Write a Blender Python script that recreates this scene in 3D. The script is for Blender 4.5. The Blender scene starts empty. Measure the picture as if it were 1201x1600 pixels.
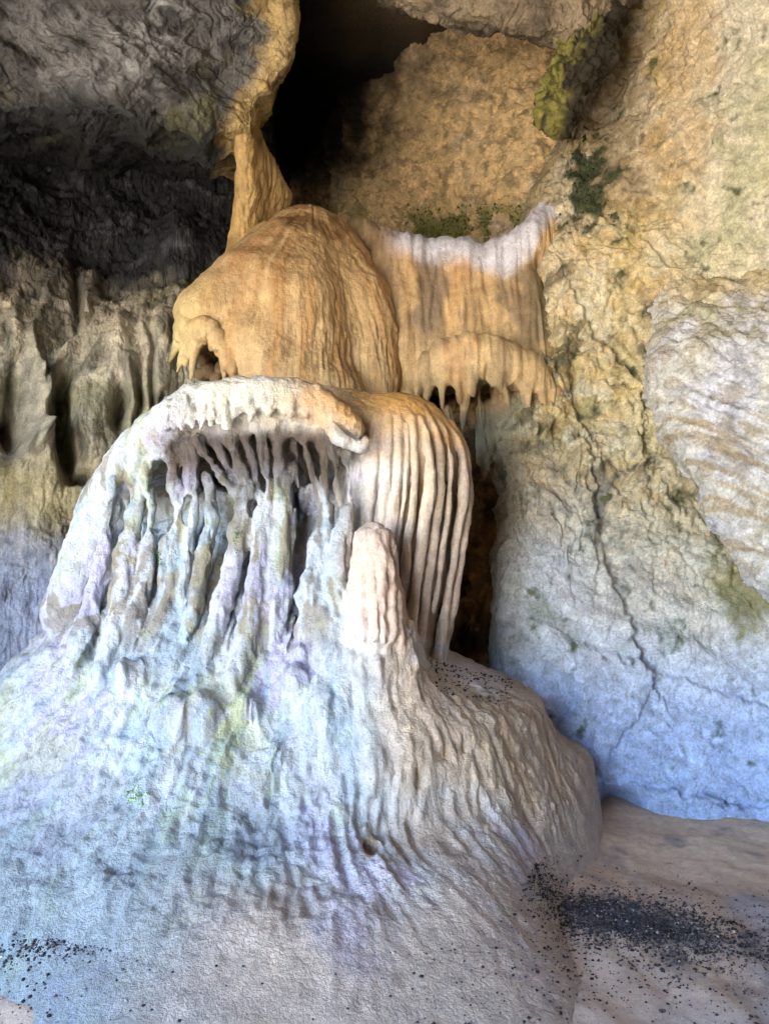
import bpy, math
import numpy as np
from mathutils import Vector

sc = bpy.context.scene
# ------------------------------------------------------------------ camera
CAMZ, PITCH, F = 1.5, math.radians(3.0), 1156.0
cam_d = bpy.data.cameras.new('camera')
cam = bpy.data.objects.new('camera', cam_d)
sc.collection.objects.link(cam)
cam.location = (0, 0, CAMZ)
cam.rotation_euler = (math.radians(90) + PITCH, 0, 0)
cam_d.sensor_fit = 'VERTICAL'
cam_d.sensor_height = 24.0
cam_d.lens = 24.0 * F / 1600.0
cam_d.clip_start, cam_d.clip_end = 0.05, 500
sc.camera = cam
# ------------------------------------------------------------------ sky, sun, exposure
SUN_EL, SUN_AZ = math.radians(52), math.radians(205)     # azimuth clockwise from +Y
w = bpy.data.worlds.new('World')
sc.world = w
w.use_nodes = True
nt = w.node_tree
sky = nt.nodes.new('ShaderNodeTexSky')
sky.sky_type = 'NISHITA'
sky.sun_disc = False
sky.sun_elevation = SUN_EL
sky.sun_rotation = SUN_AZ
sky.dust_density = 0.3
sky.ozone_density = 3.0
bg = nt.nodes['Background']
bg.inputs['Strength'].default_value = 0.15
nt.links.new(sky.outputs['Color'], bg.inputs['Color'])
sun_d = bpy.data.lights.new('sun', 'SUN')
sun_d.energy = 5.0
sun_d.angle = math.radians(0.53)
sun_d.color = (1.0, 0.93, 0.82)
sun = bpy.data.objects.new('sun', sun_d)
sc.collection.objects.link(sun)
sdir = Vector((math.sin(SUN_AZ) * math.cos(SUN_EL), math.cos(SUN_AZ) * math.cos(SUN_EL), math.sin(SUN_EL)))
sun.rotation_euler = sdir.to_track_quat('Z', 'Y').to_euler()
sun.location = (0, -10, 12)
sc.view_settings.view_transform = 'Standard'
sc.view_settings.look = 'None'
sc.view_settings.gamma = 1.0
sc.view_settings.exposure = 3.92
sc.cycles.max_bounces = 4
sc.cycles.diffuse_bounces = 2
sc.cycles.use_denoising = True

# ------------------------------------------------------------------ helpers: numpy noise
f4 = np.float32
def W(px, py, Y):
    """world point at depth Y on the line of sight through photo pixel (px, py)"""
    dx = (px - 600.5) / F
    dz = -(py - 800.0) / F
    y = math.cos(PITCH) - math.sin(PITCH) * dz
    z = math.sin(PITCH) + math.cos(PITCH) * dz
    t = Y / y
    return np.array([dx * t, Y, CAMZ + z * t])

def _hash(ix, iy, iz, s):
    with np.errstate(over='ignore'):
        h = ix * np.uint32(374761393) + iy * np.uint32(668265263) + iz * np.uint32(2246822519) + np.uint32((s * 3266489917) & 0xffffffff)
        h = (h ^ (h >> np.uint32(13))) * np.uint32(1274126177)
        h = (h ^ (h >> np.uint32(16))) * np.uint32(2654435761)
        return h ^ (h >> np.uint32(15))

_r = np.linalg.qr(np.random.default_rng(3).normal(size=(3, 3)))[0].astype(f4)
def noise(P, s=0):
    P = np.asarray(P, f4) @ _r
    fl = np.floor(P)
    fr = P - fl
    I = fl.astype(np.int32).view(np.uint32)
    u = fr * fr * fr * (fr * (fr * 6 - 15) + 10)
    one = np.uint32(1)
    out = np.zeros(len(P), f4)
    for a in (0, 1):
        wx = u[:, 0] if a else 1 - u[:, 0]
        ix = I[:, 0] + one if a else I[:, 0]
        for b in (0, 1):
            wy = u[:, 1] if b else 1 - u[:, 1]
            iy = I[:, 1] + one if b else I[:, 1]
            for c in (0, 1):
                wz = u[:, 2] if c else 1 - u[:, 2]
                iz = I[:, 2] + one if c else I[:, 2]
                h = _hash(ix, iy, iz, s)
                g = ((h & np.uint32(1023)).astype(f4) - 511.5) / 511.5 * (fr[:, 0] - a)
                g += (((h >> np.uint32(10)) & np.uint32(1023)).astype(f4) - 511.5) / 511.5 * (fr[:, 1] - b)
                g += (((h >> np.uint32(20)) & np.uint32(1023)).astype(f4) - 511.5) / 511.5 * (fr[:, 2] - c)
                out += g * wx * wy * wz
    return out * 1.5

def fbm(P, o=4, s=0, gain=0.5, lac=2.03):
    P = np.asarray(P, f4)
    r = np.zeros(len(P), f4); a = 1.0
    for i in range(o):
        r += a * noise(P, s + i * 17); P = P * lac + 3.7; a *= gain
    return r

def ridged(P, o=4, s=0, gain=0.5, lac=2.1):
    P = np.asarray(P, f4)
    r = np.zeros(len(P), f4); a = 1.0
    for i in range(o):
        n = 1 - np.abs(noise(P, s + i * 17)) * 2
        r += a * n; P = P * lac + 1.3; a *= gain
    return r

def worley(P, s=0):
    """F1, F2 distance and a random value of the nearest cell"""
    P = np.asarray(P, f4)
    I = np.floor(P).astype(np.int32)
    f1 = np.full(len(P), 9, f4); f2 = f1.copy(); val = np.zeros(len(P), f4)
    for a in (-1, 0, 1):
        for b in (-1, 0, 1):
            for c in (-1, 0, 1):
                J = I + np.array([a, b, c], np.int32)
                U = J.view(np.uint32)
                h = _hash(U[:, 0], U[:, 1], U[:, 2], s)
                q = J.astype(f4)
                q[:, 0] += (h & np.uint32(1023)).astype(f4) / 1023
                q[:, 1] += ((h >> np.uint32(10)) & np.uint32(1023)).astype(f4) / 1023
                q[:, 2] += ((h >> np.uint32(20)) & np.uint32(1023)).astype(f4) / 1023
                d = np.sqrt(((q - P) ** 2).sum(1))
                n = d < f1
                f2 = np.where(n, f1, np.minimum(f2, d))
                val = np.where(n, (h >> np.uint32(5) & np.uint32(255)).astype(f4) / 255, val)
                f1 = np.where(n, d, f1)
    return f1, f2, val

def sst(a, b, x):
    t = np.clip((x - a) / (b - a), 0, 1)
    return t * t * (3 - 2 * t)

def lin(c):
    c = np.array(c, float) / 255.0
    return np.where(c <= 0.04045, c / 12.92, ((c + 0.055) / 1.055) ** 2.4)

def mixc(base, col, m):
    return base * (1 - m[:, None]) + np.asarray(col)[None, :] * m[:, None]

def pix(V):
    """photo pixel of world points (used to place stains, cracks and painted light and shade)"""
    d = V - np.array([0, 0, CAMZ])
    c, s = math.cos(PITCH), math.sin(PITCH)
    yy = d[:, 1] * c + d[:, 2] * s
    zz = -d[:, 1] * s + d[:, 2] * c
    return 600.5 + F * d[:, 0] / yy, 800 - F * zz / yy

# ------------------------------------------------------------------ helpers: meshes
def normals_of(V, Q):
    a, b, c, d = V[Q[:, 0]], V[Q[:, 1]], V[Q[:, 2]], V[Q[:, 3]]
    fn = np.cross(c - a, d - b)
    N = np.zeros_like(V)
    for k in range(4):
        for ax in range(3):
            N[:, ax] += np.bincount(Q[:, k], fn[:, ax], len(V))
    return N / np.maximum(np.linalg.norm(N, axis=1, keepdims=True), 1e-12)

def make_mesh(name, V, Q, col=None, mat=None, normals=None):
    me = bpy.data.meshes.new(name)
    n, k = Q.shape
    me.vertices.add(len(V)); me.vertices.foreach_set('co', np.ascontiguousarray(V, f4).ravel())
    me.loops.add(n * k); me.loops.foreach_set('vertex_index', np.ascontiguousarray(Q, np.int32).ravel())
    me.polygons.add(n); me.polygons.foreach_set('loop_start', np.arange(0, n * k, k, dtype=np.int32))
    me.update(calc_edges=True)
    me.polygons.foreach_set('use_smooth', np.ones(n, bool))
    if col is not None:
        at = me.color_attributes.new('Col', 'FLOAT_COLOR', 'POINT')
        at.data.foreach_set('color', np.c_[col, np.ones(len(col))].astype(f4).ravel())
    if mat: me.materials.append(mat)
    if normals is not None:
        me.normals_split_custom_set_from_vertices(normals.tolist())
    return me

def link(name, me, parent=None, loc=None):
    o = bpy.data.objects.new(name, me)
    sc.collection.objects.link(o)
    if parent is not None: o.parent = parent
    if loc is not None: o.location = loc
    return o

def structure(o):
    o['kind'] = 'structure'; return o

def thing(o, label, cat, group=None):
    o['label'] = label; o['category'] = cat
    if group: o['group'] = group
    return o

def catmull(A, n, axis):
    A = np.moveaxis(np.asarray(A, float), axis, 0)
    m = len(A)
    t = np.linspace(0, m - 1, n)
    i = np.clip(np.floor(t).astype(int), 0, m - 2)
    f = (t - i).reshape(-1, *([1] * (A.ndim - 1)))
    pad = np.concatenate([2 * A[:1] - A[1:2], A, 2 * A[-1:] - A[-2:-1]])
    p0, p1, p2, p3 = pad[i], pad[i + 1], pad[i + 2], pad[i + 3]
    r = 0.5 * (2 * p1 + (p2 - p0) * f + (2 * p0 - 5 * p1 + 4 * p2 - p3) * f ** 2 + (3 * p1 - p0 - 3 * p2 + p3) * f ** 3)
    return np.moveaxis(r, 0, axis)

def sheet(rows, nu, nv):
    """dense quad sheet through a net of control points (rows of world points); faces towards -Y for rows going up, columns to the right"""
    G = catmull(catmull(np.array(rows, float), nv, 0), nu, 1)
    V = G.reshape(-1, 3)
    idx = np.arange(nu * nv).reshape(nv, nu)
    Q = np.stack([idx[:-1, :-1], idx[:-1, 1:], idx[1:, 1:], idx[1:, :-1]], -1).reshape(-1, 4)
    return V, Q

def pixrows(rows):
    return [[W(*p) for p in r] for r in rows]

def smin(a, b, k):
    h = np.clip(0.5 + 0.5 * (b - a) / k, 0, 1)
    return b + (a - b) * h - k * h * (1 - h)

class Field:
    """signed distance volume; pieces are smoothly joined and remember which piece a surface point belongs to"""
    def __init__(s, lo, hi, h):
        s.lo, s.h = np.array(lo, float), h
        s.n = np.ceil((np.array(hi) - s.lo) / h).astype(int) + 1
        s.D = np.full(s.n, 1.0, f4)
        s.pieces = []
    def axes(s, sl):
        return [(s.lo[a] + s.h * np.arange(sl[a].start, sl[a].stop)).astype(f4) for a in range(3)]
    def sl(s, lo, hi):
        a = np.clip(np.floor((lo - s.lo) / s.h).astype(int), 0, s.n)
        b = np.clip(np.ceil((hi - s.lo) / s.h).astype(int) + 1, 0, s.n)
        return tuple(slice(int(i), int(max(i, j))) for i, j in zip(a, b))
    def grid(s, sl):
        x, y, z = s.axes(sl)
        return x[:, None, None], y[None, :, None], z[None, None, :]
    def apply(s, fn, lo, hi, k, label, cut=False):
        sl = s.sl(np.array(lo) - k - 0.05, np.array(hi) + k + 0.05)
        if any(q.stop - q.start < 1 for q in sl): return
        d = fn(*s.grid(sl))
        if cut: s.D[sl] = -smin(-s.D[sl], d, k)
        else:
            s.D[sl] = smin(s.D[sl], d, k)
            s.pieces.append((fn, np.array(lo) - 0.15, np.array(hi) + 0.15, label))
    def chain(s, pts, k, label):
        """tube of changing radius through (x, y, z, r) points"""
        pts = [np.array(p, float) for p in pts]
        def fn(x, y, z):
            out = None
            for a, b in zip(pts[:-1], pts[1:]):
                ab = b[:3] - a[:3]; L = max(float(ab @ ab), 1e-9)
                px, py, pz = x - f4(a[0]), y - f4(a[1]), z - f4(a[2])
                t = np.clip((px * f4(ab[0]) + py * f4(ab[1]) + pz * f4(ab[2])) / f4(L), 0, 1)
                d = np.sqrt((px - t * f4(ab[0])) ** 2 + (py - t * f4(ab[1])) ** 2 + (pz - t * f4(ab[2])) ** 2) - (f4(a[3]) + t * f4(b[3] - a[3]))
                out = d if out is None else np.minimum(out, d)
            return out
        A = np.array(pts)
        s.apply(fn, (A[:, :3] - A[:, 3:]).min(0), (A[:, :3] + A[:, 3:]).max(0), k, label)
    def ellipsoid(s, c, r, k, label, cut=False):
        c, r = np.array(c, float), np.array(r, float)
        def fn(x, y, z):
            X, Y, Z = (x - f4(c[0])) / f4(r[0]), (y - f4(c[1])) / f4(r[1]), (z - f4(c[2])) / f4(r[2])
            k0 = np.sqrt(X * X + Y * Y + Z * Z)
            k1 = np.sqrt((X / f4(r[0])) ** 2 + (Y / f4(r[1])) ** 2 + (Z / f4(r[2])) ** 2)
            return k0 * (k0 - 1) / np.maximum(k1, 1e-6)
        s.apply(fn, c - r, c + r, k, label, cut)
    def mesh(s):
        D = s.D; S = D < 0
        c = np.zeros(np.array(D.shape) - 1, np.int8)
        for a in (0, 1):
            for b in (0, 1):
                for e in (0, 1):
                    c += S[a:D.shape[0] - 1 + a, b:D.shape[1] - 1 + b, e:D.shape[2] - 1 + e]
        act = (c > 0) & (c < 8)
        I = np.array(np.nonzero(act)).T
        idx = np.full(act.shape, -1, np.int32)
        idx[act] = np.arange(len(I))
        corner = {}
        for a in (0, 1):
            for b in (0, 1):
                for e in (0, 1):
                    corner[a, b, e] = D[I[:, 0] + a, I[:, 1] + b, I[:, 2] + e]
        pos = np.zeros((len(I), 3)); cnt = np.zeros(len(I))
        for ax in range(3):
            o = [k for k in range(3) if k != ax]
            for u in (0, 1):
                for v in (0, 1):
                    k0 = [0, 0, 0]; k0[o[0]] = u; k0[o[1]] = v; k1 = list(k0); k1[ax] = 1
                    fa, fb = corner[tuple(k0)], corner[tuple(k1)]
                    m = (fa < 0) != (fb < 0)
                    t = np.where(m, fa / np.where(m, fa - fb, 1), 0)
                    p = np.tile(np.array(k0, float), (len(I), 1)); p[:, ax] = t
                    pos += p * m[:, None]; cnt += m
        V = s.lo + s.h * (I + pos / cnt[:, None])
        quads = []
        for ax in range(3):
            u, v = [(1, 2), (2, 0), (0, 1)][ax]
            a = [slice(None)] * 3; b = [slice(None)] * 3
            a[ax] = slice(0, -1); b[ax] = slice(1, None)
            for q in (u, v): a[q] = b[q] = slice(1, -1)
            sa, sb = S[tuple(a)], S[tuple(b)]
            E = np.array(np.nonzero(sa != sb)).T
            inside = sa[E[:, 0], E[:, 1], E[:, 2]]
            E = E.copy(); E[:, u] += 1; E[:, v] += 1
            def cell(du, dv):
                C = E.copy(); C[:, u] += du; C[:, v] += dv
                return idx[C[:, 0], C[:, 1], C[:, 2]]
            q = np.stack([cell(-1, -1), cell(0, -1), cell(0, 0), cell(-1, 0)], 1)
            q[~inside] = q[~inside][:, ::-1]
            quads.append(q)
        Q = np.concatenate(quads)
        Q = Q[(Q >= 0).all(1)]
        return V, Q
    def labels(s, V, base):
        """label of the piece each point lies on; base = (label, distance array)"""
        best = base[1].copy(); keys = [base[0]]; lab = np.zeros(len(V), int)
        for fn, lo, hi, l in s.pieces:
            m = np.nonzero(((V >= lo) & (V <= hi)).all(1))[0]
            if len(m) == 0: continue
            p = V[m].astype(f4)
            d = fn(p[:, 0], p[:, 1], p[:, 2])
            w_ = d < best[m]
            if l not in keys: keys.append(l)
            best[m[w_]] = d[w_]; lab[m[w_]] = keys.index(l)
        return [keys[i] for i in lab]

def split_parts(V, Q, N, lab_v, col, mats, parent, origin, main):
    """one mesh object per label; lab = (name, number)"""
    keys = {}
    li = np.array([keys.setdefault(l, len(keys)) for l in lab_v])
    L = li[Q]
    fl = np.where((L[:, 0] == L[:, 1]) | (L[:, 0] == L[:, 2]), L[:, 0], np.where(L[:, 1] == L[:, 2], L[:, 1], L[:, 0]))
    # small islands of a label go to the neighbour they touch
    for l, i in keys.items():
        f = np.nonzero(fl == i)[0]
        if l[0] in ('apron', 'dome', 'sheet', 'cap', 'curtain') or len(f) == 0: continue
        q = Q[f]; used, inv = np.unique(q, return_inverse=True); inv = inv.reshape(-1, 4)
        comp = np.arange(len(used))
        for _ in range(400):
            m = comp[inv].min(1); new = comp.copy(); np.minimum.at(new, inv.ravel(), np.repeat(m, 4))
            if (new == comp).all(): break
            comp = new
        c = comp[inv[:, 0]]; u, n = np.unique(c, return_counts=True)
        stray = f[c != u[n.argmax()]]
        fl[stray] = keys[main]
    for l, i in keys.items():
        q = Q[fl == i]
        if len(q) < 6: continue
        used, inv = np.unique(q, return_inverse=True)
        me = make_mesh(l[0], V[used] - origin, inv.reshape(-1, 4), col[used], mats.get(l[0], mats['*']), N[used])
        link(l[0], me, parent)

# ------------------------------------------------------------------ materials
def rock_mat(name, rough=(0.6, 0.9), bump=0.5, streak=0.0, grain=0.25, scale=1.0, spec=0.35, dist=0.02, coat=0.0):
    m = bpy.data.materials.new(name); m.use_nodes = True
    t = m.node_tree; N = t.nodes; Lk = t.links
    b = N['Principled BSDF']
    b.inputs['Specular IOR Level'].default_value = spec
    tc = N.new('ShaderNodeTexCoord')
    at = N.new('ShaderNodeAttribute'); at.attribute_name = 'Col'
    n1 = N.new('ShaderNodeTexNoise'); n1.inputs['Scale'].default_value = 70 * scale; n1.inputs['Detail'].default_value = 3; n1.inputs['Roughness'].default_value = 0.7
    Lk.new(tc.outputs['Object'], n1.inputs['Vector'])
    r1 = N.new('ShaderNodeMapRange'); r1.inputs['From Min'].default_value = 0.25; r1.inputs['From Max'].default_value = 0.75
    r1.inputs['To Min'].default_value = 1 - grain; r1.inputs['To Max'].default_value = 1 + grain
    Lk.new(n1.outputs['Fac'], r1.inputs['Value'])
    n2 = N.new('ShaderNodeTexNoise'); n2.inputs['Scale'].default_value = 14 * scale; n2.inputs['Detail'].default_value = 4; n2.inputs['Roughness'].default_value = 0.65
    Lk.new(tc.outputs['Object'], n2.inputs['Vector'])
    r2 = N.new('ShaderNodeMapRange'); r2.inputs['From Min'].default_value = 0.3; r2.inputs['From Max'].default_value = 0.7
    r2.inputs['To Min'].default_value = 1 - grain * 0.8; r2.inputs['To Max'].default_value = 1 + grain * 0.8
    Lk.new(n2.outputs['Fac'], r2.inputs['Value'])
    mu = N.new('ShaderNodeMath'); mu.operation = 'MULTIPLY'
    Lk.new(r1.outputs[0], mu.inputs[0]); Lk.new(r2.outputs[0], mu.inputs[1])
    vm = N.new('ShaderNodeVectorMath'); vm.operation = 'SCALE'
    Lk.new(at.outputs['Color'], vm.inputs[0]); Lk.new(mu.outputs[0], vm.inputs['Scale'])
    Lk.new(vm.outputs[0], b.inputs['Base Color'])
    rr = N.new('ShaderNodeMapRange'); rr.inputs['From Min'].default_value = 0.35; rr.inputs['From Max'].default_value = 0.65
    rr.inputs['To Min'].default_value = rough[0]; rr.inputs['To Max'].default_value = rough[1]
    Lk.new(n2.outputs['Fac'], rr.inputs['Value']); Lk.new(rr.outputs[0], b.inputs['Roughness'])
    # fine relief
    n3 = N.new('ShaderNodeTexNoise'); n3.inputs['Scale'].default_value = 48 * scale; n3.inputs['Detail'].default_value = 5; n3.inputs['Roughness'].default_value = 0.72
    Lk.new(tc.outputs['Object'], n3.inputs['Vector'])
    h = n3.outputs['Fac']
    if streak > 0:
        mp = N.new('ShaderNodeMapping'); mp.inputs['Scale'].default_value = (45, 45, 5)
        Lk.new(tc.outputs['Object'], mp.inputs['Vector'])
        n4 = N.new('ShaderNodeTexNoise'); n4.inputs['Scale'].default_value = 1.0; n4.inputs['Detail'].default_value = 3
        Lk.new(mp.outputs[0], n4.inputs['Vector'])
        ad = N.new('ShaderNodeMath'); ad.operation = 'MULTIPLY_ADD'; ad.inputs[1].default_value = streak
        Lk.new(n4.outputs['Fac'], ad.inputs[0]); Lk.new(h, ad.inputs[2]); h = ad.outputs[0]
    bp = N.new('ShaderNodeBump'); bp.inputs['Strength'].default_value = bump; bp.inputs['Distance'].default_value = dist
    Lk.new(h, bp.inputs['Height']); Lk.new(bp.outputs[0], b.inputs['Normal'])
    if coat: b.inputs['Coat Weight'].default_value = coat; b.inputs['Coat Roughness'].default_value = 0.25
    return m

M_lime = rock_mat('limestone', bump=0.8, grain=0.34, dist=0.022)
M_flow = rock_mat('flowstone', rough=(0.4, 0.75), bump=0.6, streak=0.7, grain=0.22, dist=0.016)
M_wet = rock_mat('wet_flowstone', rough=(0.28, 0.7), bump=0.95, streak=0.5, grain=0.24, scale=1.4, spec=0.5, dist=0.018)
M_sand = rock_mat('cave_sand', rough=(0.8, 0.95), bump=0.5, grain=0.22, scale=2.5, dist=0.008)

# ------------------------------------------------------------------ cave floor
AX, AY = -0.55, 4.35      # axis of the flowstone mound
def floor_z(x, y):
    P = np.stack([x, y, np.zeros_like(x)], 1)
    z = 0.05 * fbm(P * 0.9, 4, 3) + 0.012 * fbm(P * 5, 3, 8)
    th = np.degrees(np.arctan2(x - AX, AY - y))
    d = np.hypot(x - AX, y - AY) - np.interp(th, [-90, -45, 0, 30, 52, 72, 90, 110], [2.35, 2.1, 1.8, 1.66, 1.6, 1.66, 1.74, 1.7])
    z += 0.05 * np.exp(-np.maximum(d, 0) / 0.30) * np.interp(th, [-60, -20, 40, 60], [.3, 1, 1, .35]) - 0.05 * sst(-22, -5, th) * sst(48, 36, th) * sst(.6, .1, d)
    z += 0.03 * np.exp(-((x + 0.1) / 0.6) ** 2 - ((y - 2.45) / 0.5) ** 2)
    z += 0.0 * np.exp(-((x + 0.5) / 0.35) ** 2 - ((y - 2.35) / 0.5) ** 2)
    return z

def build_floor():
    x = np.linspace(-3.5, 3.6, 520); y = np.linspace(1.2, 6.5, 460)
    X, Y = np.meshgrid(x, y)
    V = np.stack([X.ravel(), Y.ravel(), floor_z(X.ravel(), Y.ravel())], 1)
    idx = np.arange(len(V)).reshape(X.shape)
    Q = np.stack([idx[:-1, :-1], idx[:-1, 1:], idx[1:, 1:], idx[1:, :-1]], -1).reshape(-1, 4)
    n = fbm(V * 1.3, 4, 21); n2 = fbm(V * 6, 4, 22)
    col = np.tile(lin((192, 168, 152)), (len(V), 1))
    col = mixc(col, lin((208, 184, 162)), sst(0.0, 0.6, n))
    col = mixc(col, lin((168, 160, 164)), sst(0.1, 0.7, -n))
    col = mixc(col, lin((140, 132, 134)), 0.5 * sst(0.25, 0.7, n2))
    th = np.degrees(np.arctan2(V[:, 0] - AX, AY - V[:, 1]))
    d = np.hypot(V[:, 0] - AX, V[:, 1] - AY) - np.interp(th, [-90, -45, 0, 30, 52, 72, 90, 110], [2.35, 2.1, 1.8, 1.66, 1.6, 1.66, 1.74, 1.7])
    col = mixc(col, lin((202, 184, 172)), 0.9 * sst(1.1, 0.3, d + 0.25 * n + 0.1 * n2) * sst(62, 40, th) * sst(-30, -12, th))
    a, b = V[:, 0] - .95, V[:, 1] - 3.06
    u, v = a * math.cos(.38) - b * math.sin(.38), a * math.sin(.38) + b * math.cos(.38)
    g = np.exp(-((u / .42) ** 2 + (v / .2) ** 2)) + .5 * np.exp(-((V[:, 0] + 1.2) / .4) ** 2 - ((V[:, 1] - 2.6) / .1) ** 2)
    col = mixc(col, lin((92, 88, 92)), 0.75 * sst(0.25, 0.9, g + 0.5 * n2 + 0.25 * fbm(V * 25, 3, 24)))
    structure(link('cave_floor', make_mesh('cave_floor', V, Q, col, M_sand)))
build_floor()

def plain_sheet(name, rows, nu, nv, c, mat, amp=0.12, seed=0):
    V, Q = sheet(rows, nu, nv)
    N = normals_of(V, Q)
    V = V + N * (amp * fbm(V * 0.8, 5, seed))[:, None]
    n = fbm(V * 1.5, 4, seed + 5)
    col = np.tile(lin(c), (len(V), 1)) * (1 + 0.3 * n)[:, None]
    col = mixc(col, lin((34, 31, 30)), sst(5.5, 7.5, V[:, 1] + n))  # darkness of the deep cave painted in towards the back
    return structure(link(name, make_mesh(name, V, Q, np.clip(col, 0.01, 0.9), mat)))

# ground outside the cave mouth, sunlit, and the rest of the cave round the viewer
plain_sheet('ground', [[(x, y, -0.12 - 0.0 * y) for x in (-60, -12, -5, 0, 5, 12, 60)] for y in (-80, -20, -8, -3, 1.4)], 120, 120, (205, 193, 172), M_sand, 0.05, 40)
plain_sheet('cave_ceiling', [[(x, y, z) for x, z in zip((6.5, 3, 0, -3, -5, -6.8), zs)] for y, zs in (
    (-3.2, (5.2, 5.2, 5.0, 4.8, 4.6, 4.6)), (-2.4, (4.4, 4.4, 4.2, 4.0, 3.9, 4.2)), (-1, (4.8, 4.8, 4.6, 4.4, 4.0, 4.2)), (1, (5.4, 5.5, 5.4, 5.0, 4.4, 4.2)),
    (3, (6.0, 6.0, 6.0, 6.0, 5.2, 4.8)), (6, (6.5, 6.5, 6.5, 6.5, 6.5, 6.5)), (10.5, (6.6,) * 6), (15, (6.6,) * 6))], 120, 150, (120, 105, 85), M_lime, 0.2, 50)
plain_sheet('cave_wall_back', [[(x, 14.5, z) for x in (-6.5, -3, 0, 3, 6.5)] for z in (-0.5, 2, 4, 7)], 90, 90, (52, 46, 40), M_lime, 0.2, 60)
plain_sheet('cave_wall_side', [[(4.6, y, z) for y in (15, 6, 3, 0, -2.7)] for z in (-0.5, 2, 4, 7)], 90, 60, (150, 130, 100), M_lime, 0.2, 61)
plain_sheet('cave_wall_side', [[(-5.6, y, z) for y in (0.6, 3, 6, 8, 15)] for z in (-0.5, 2, 4, 7)], 90, 60, (90, 80, 68), M_lime, 0.2, 62)
plain_sheet('added_mouth_wall', [[(x, y, z) for x, y in ((4.9, -2.0), (3, -2.5), (1, -2.6), (-0.9, -2.2), (-1.5, -2.8), (-1.0, -3.6), (5, -4.2))] for z in (-0.5, 1.2, 2.5, 4, 5.4)], 120, 80, (150, 130, 100), M_lime, 0.2, 63)  # added behind the camera to narrow the mouth and make the light directional

# ------------------------------------------------------------------ rock relief
def rock_disp(V, amp=1.0, seed=0, crack=1.0, sq=(1, 1, 1)):
    P = V * np.array(sq)
    wp = np.stack([fbm(P * 3, 3, seed + k) for k in (1, 2, 3)], 1)
    d = 0.10 * fbm(P * 1.0, 3, seed) + 0.035 * ridged(P * 2.2 + 0.3 * wp, 3, seed + 3) - 0.04
    f1, f2, v = worley(P * 3.1 + 0.55 * wp, seed + 9)
    d += crack * (0.022 * (v - 0.5) - 0.016 * np.exp(-((f2 - f1) / 0.07) ** 2))
    f1, f2, v = worley(P * 9.0 + 0.9 * wp, seed + 10)
    d += crack * (0.012 * (v - 0.5) - 0.008 * np.exp(-((f2 - f1) / 0.10) ** 2))
    d += 0.020 * fbm(P * 8 + wp, 4, seed + 20, 0.6) + 0.006 * fbm(P * 30, 3, seed + 24, 0.6) - 0.022 * np.maximum(0, ridged(P * 5 + 1.2 * wp, 3, seed + 28) - 1.2) - 0.012 * sst(0.25, 0.6, fbm(P * 17, 3, seed + 31))
    return d * amp

def poly_dist(px, py, pts):
    """distance and signed side to a polyline in photo pixels"""
    best = np.full(len(px), 1e9); side = np.zeros(len(px))
    for (ax, ay), (bx, by) in zip(pts[:-1], pts[1:]):
        ux, uy = bx - ax, by - ay
        L = ux * ux + uy * uy
        t = np.clip(((px - ax) * ux + (py - ay) * uy) / L, 0, 1)
        d = np.hypot(px - ax - t * ux, py - ay - t * uy)
        s = np.sign(ux * (py - ay) - uy * (px - ax))
        m = d < best
        best = np.where(m, d, best); side = np.where(m, s, side)
    return best, side

MOSS = []
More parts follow.
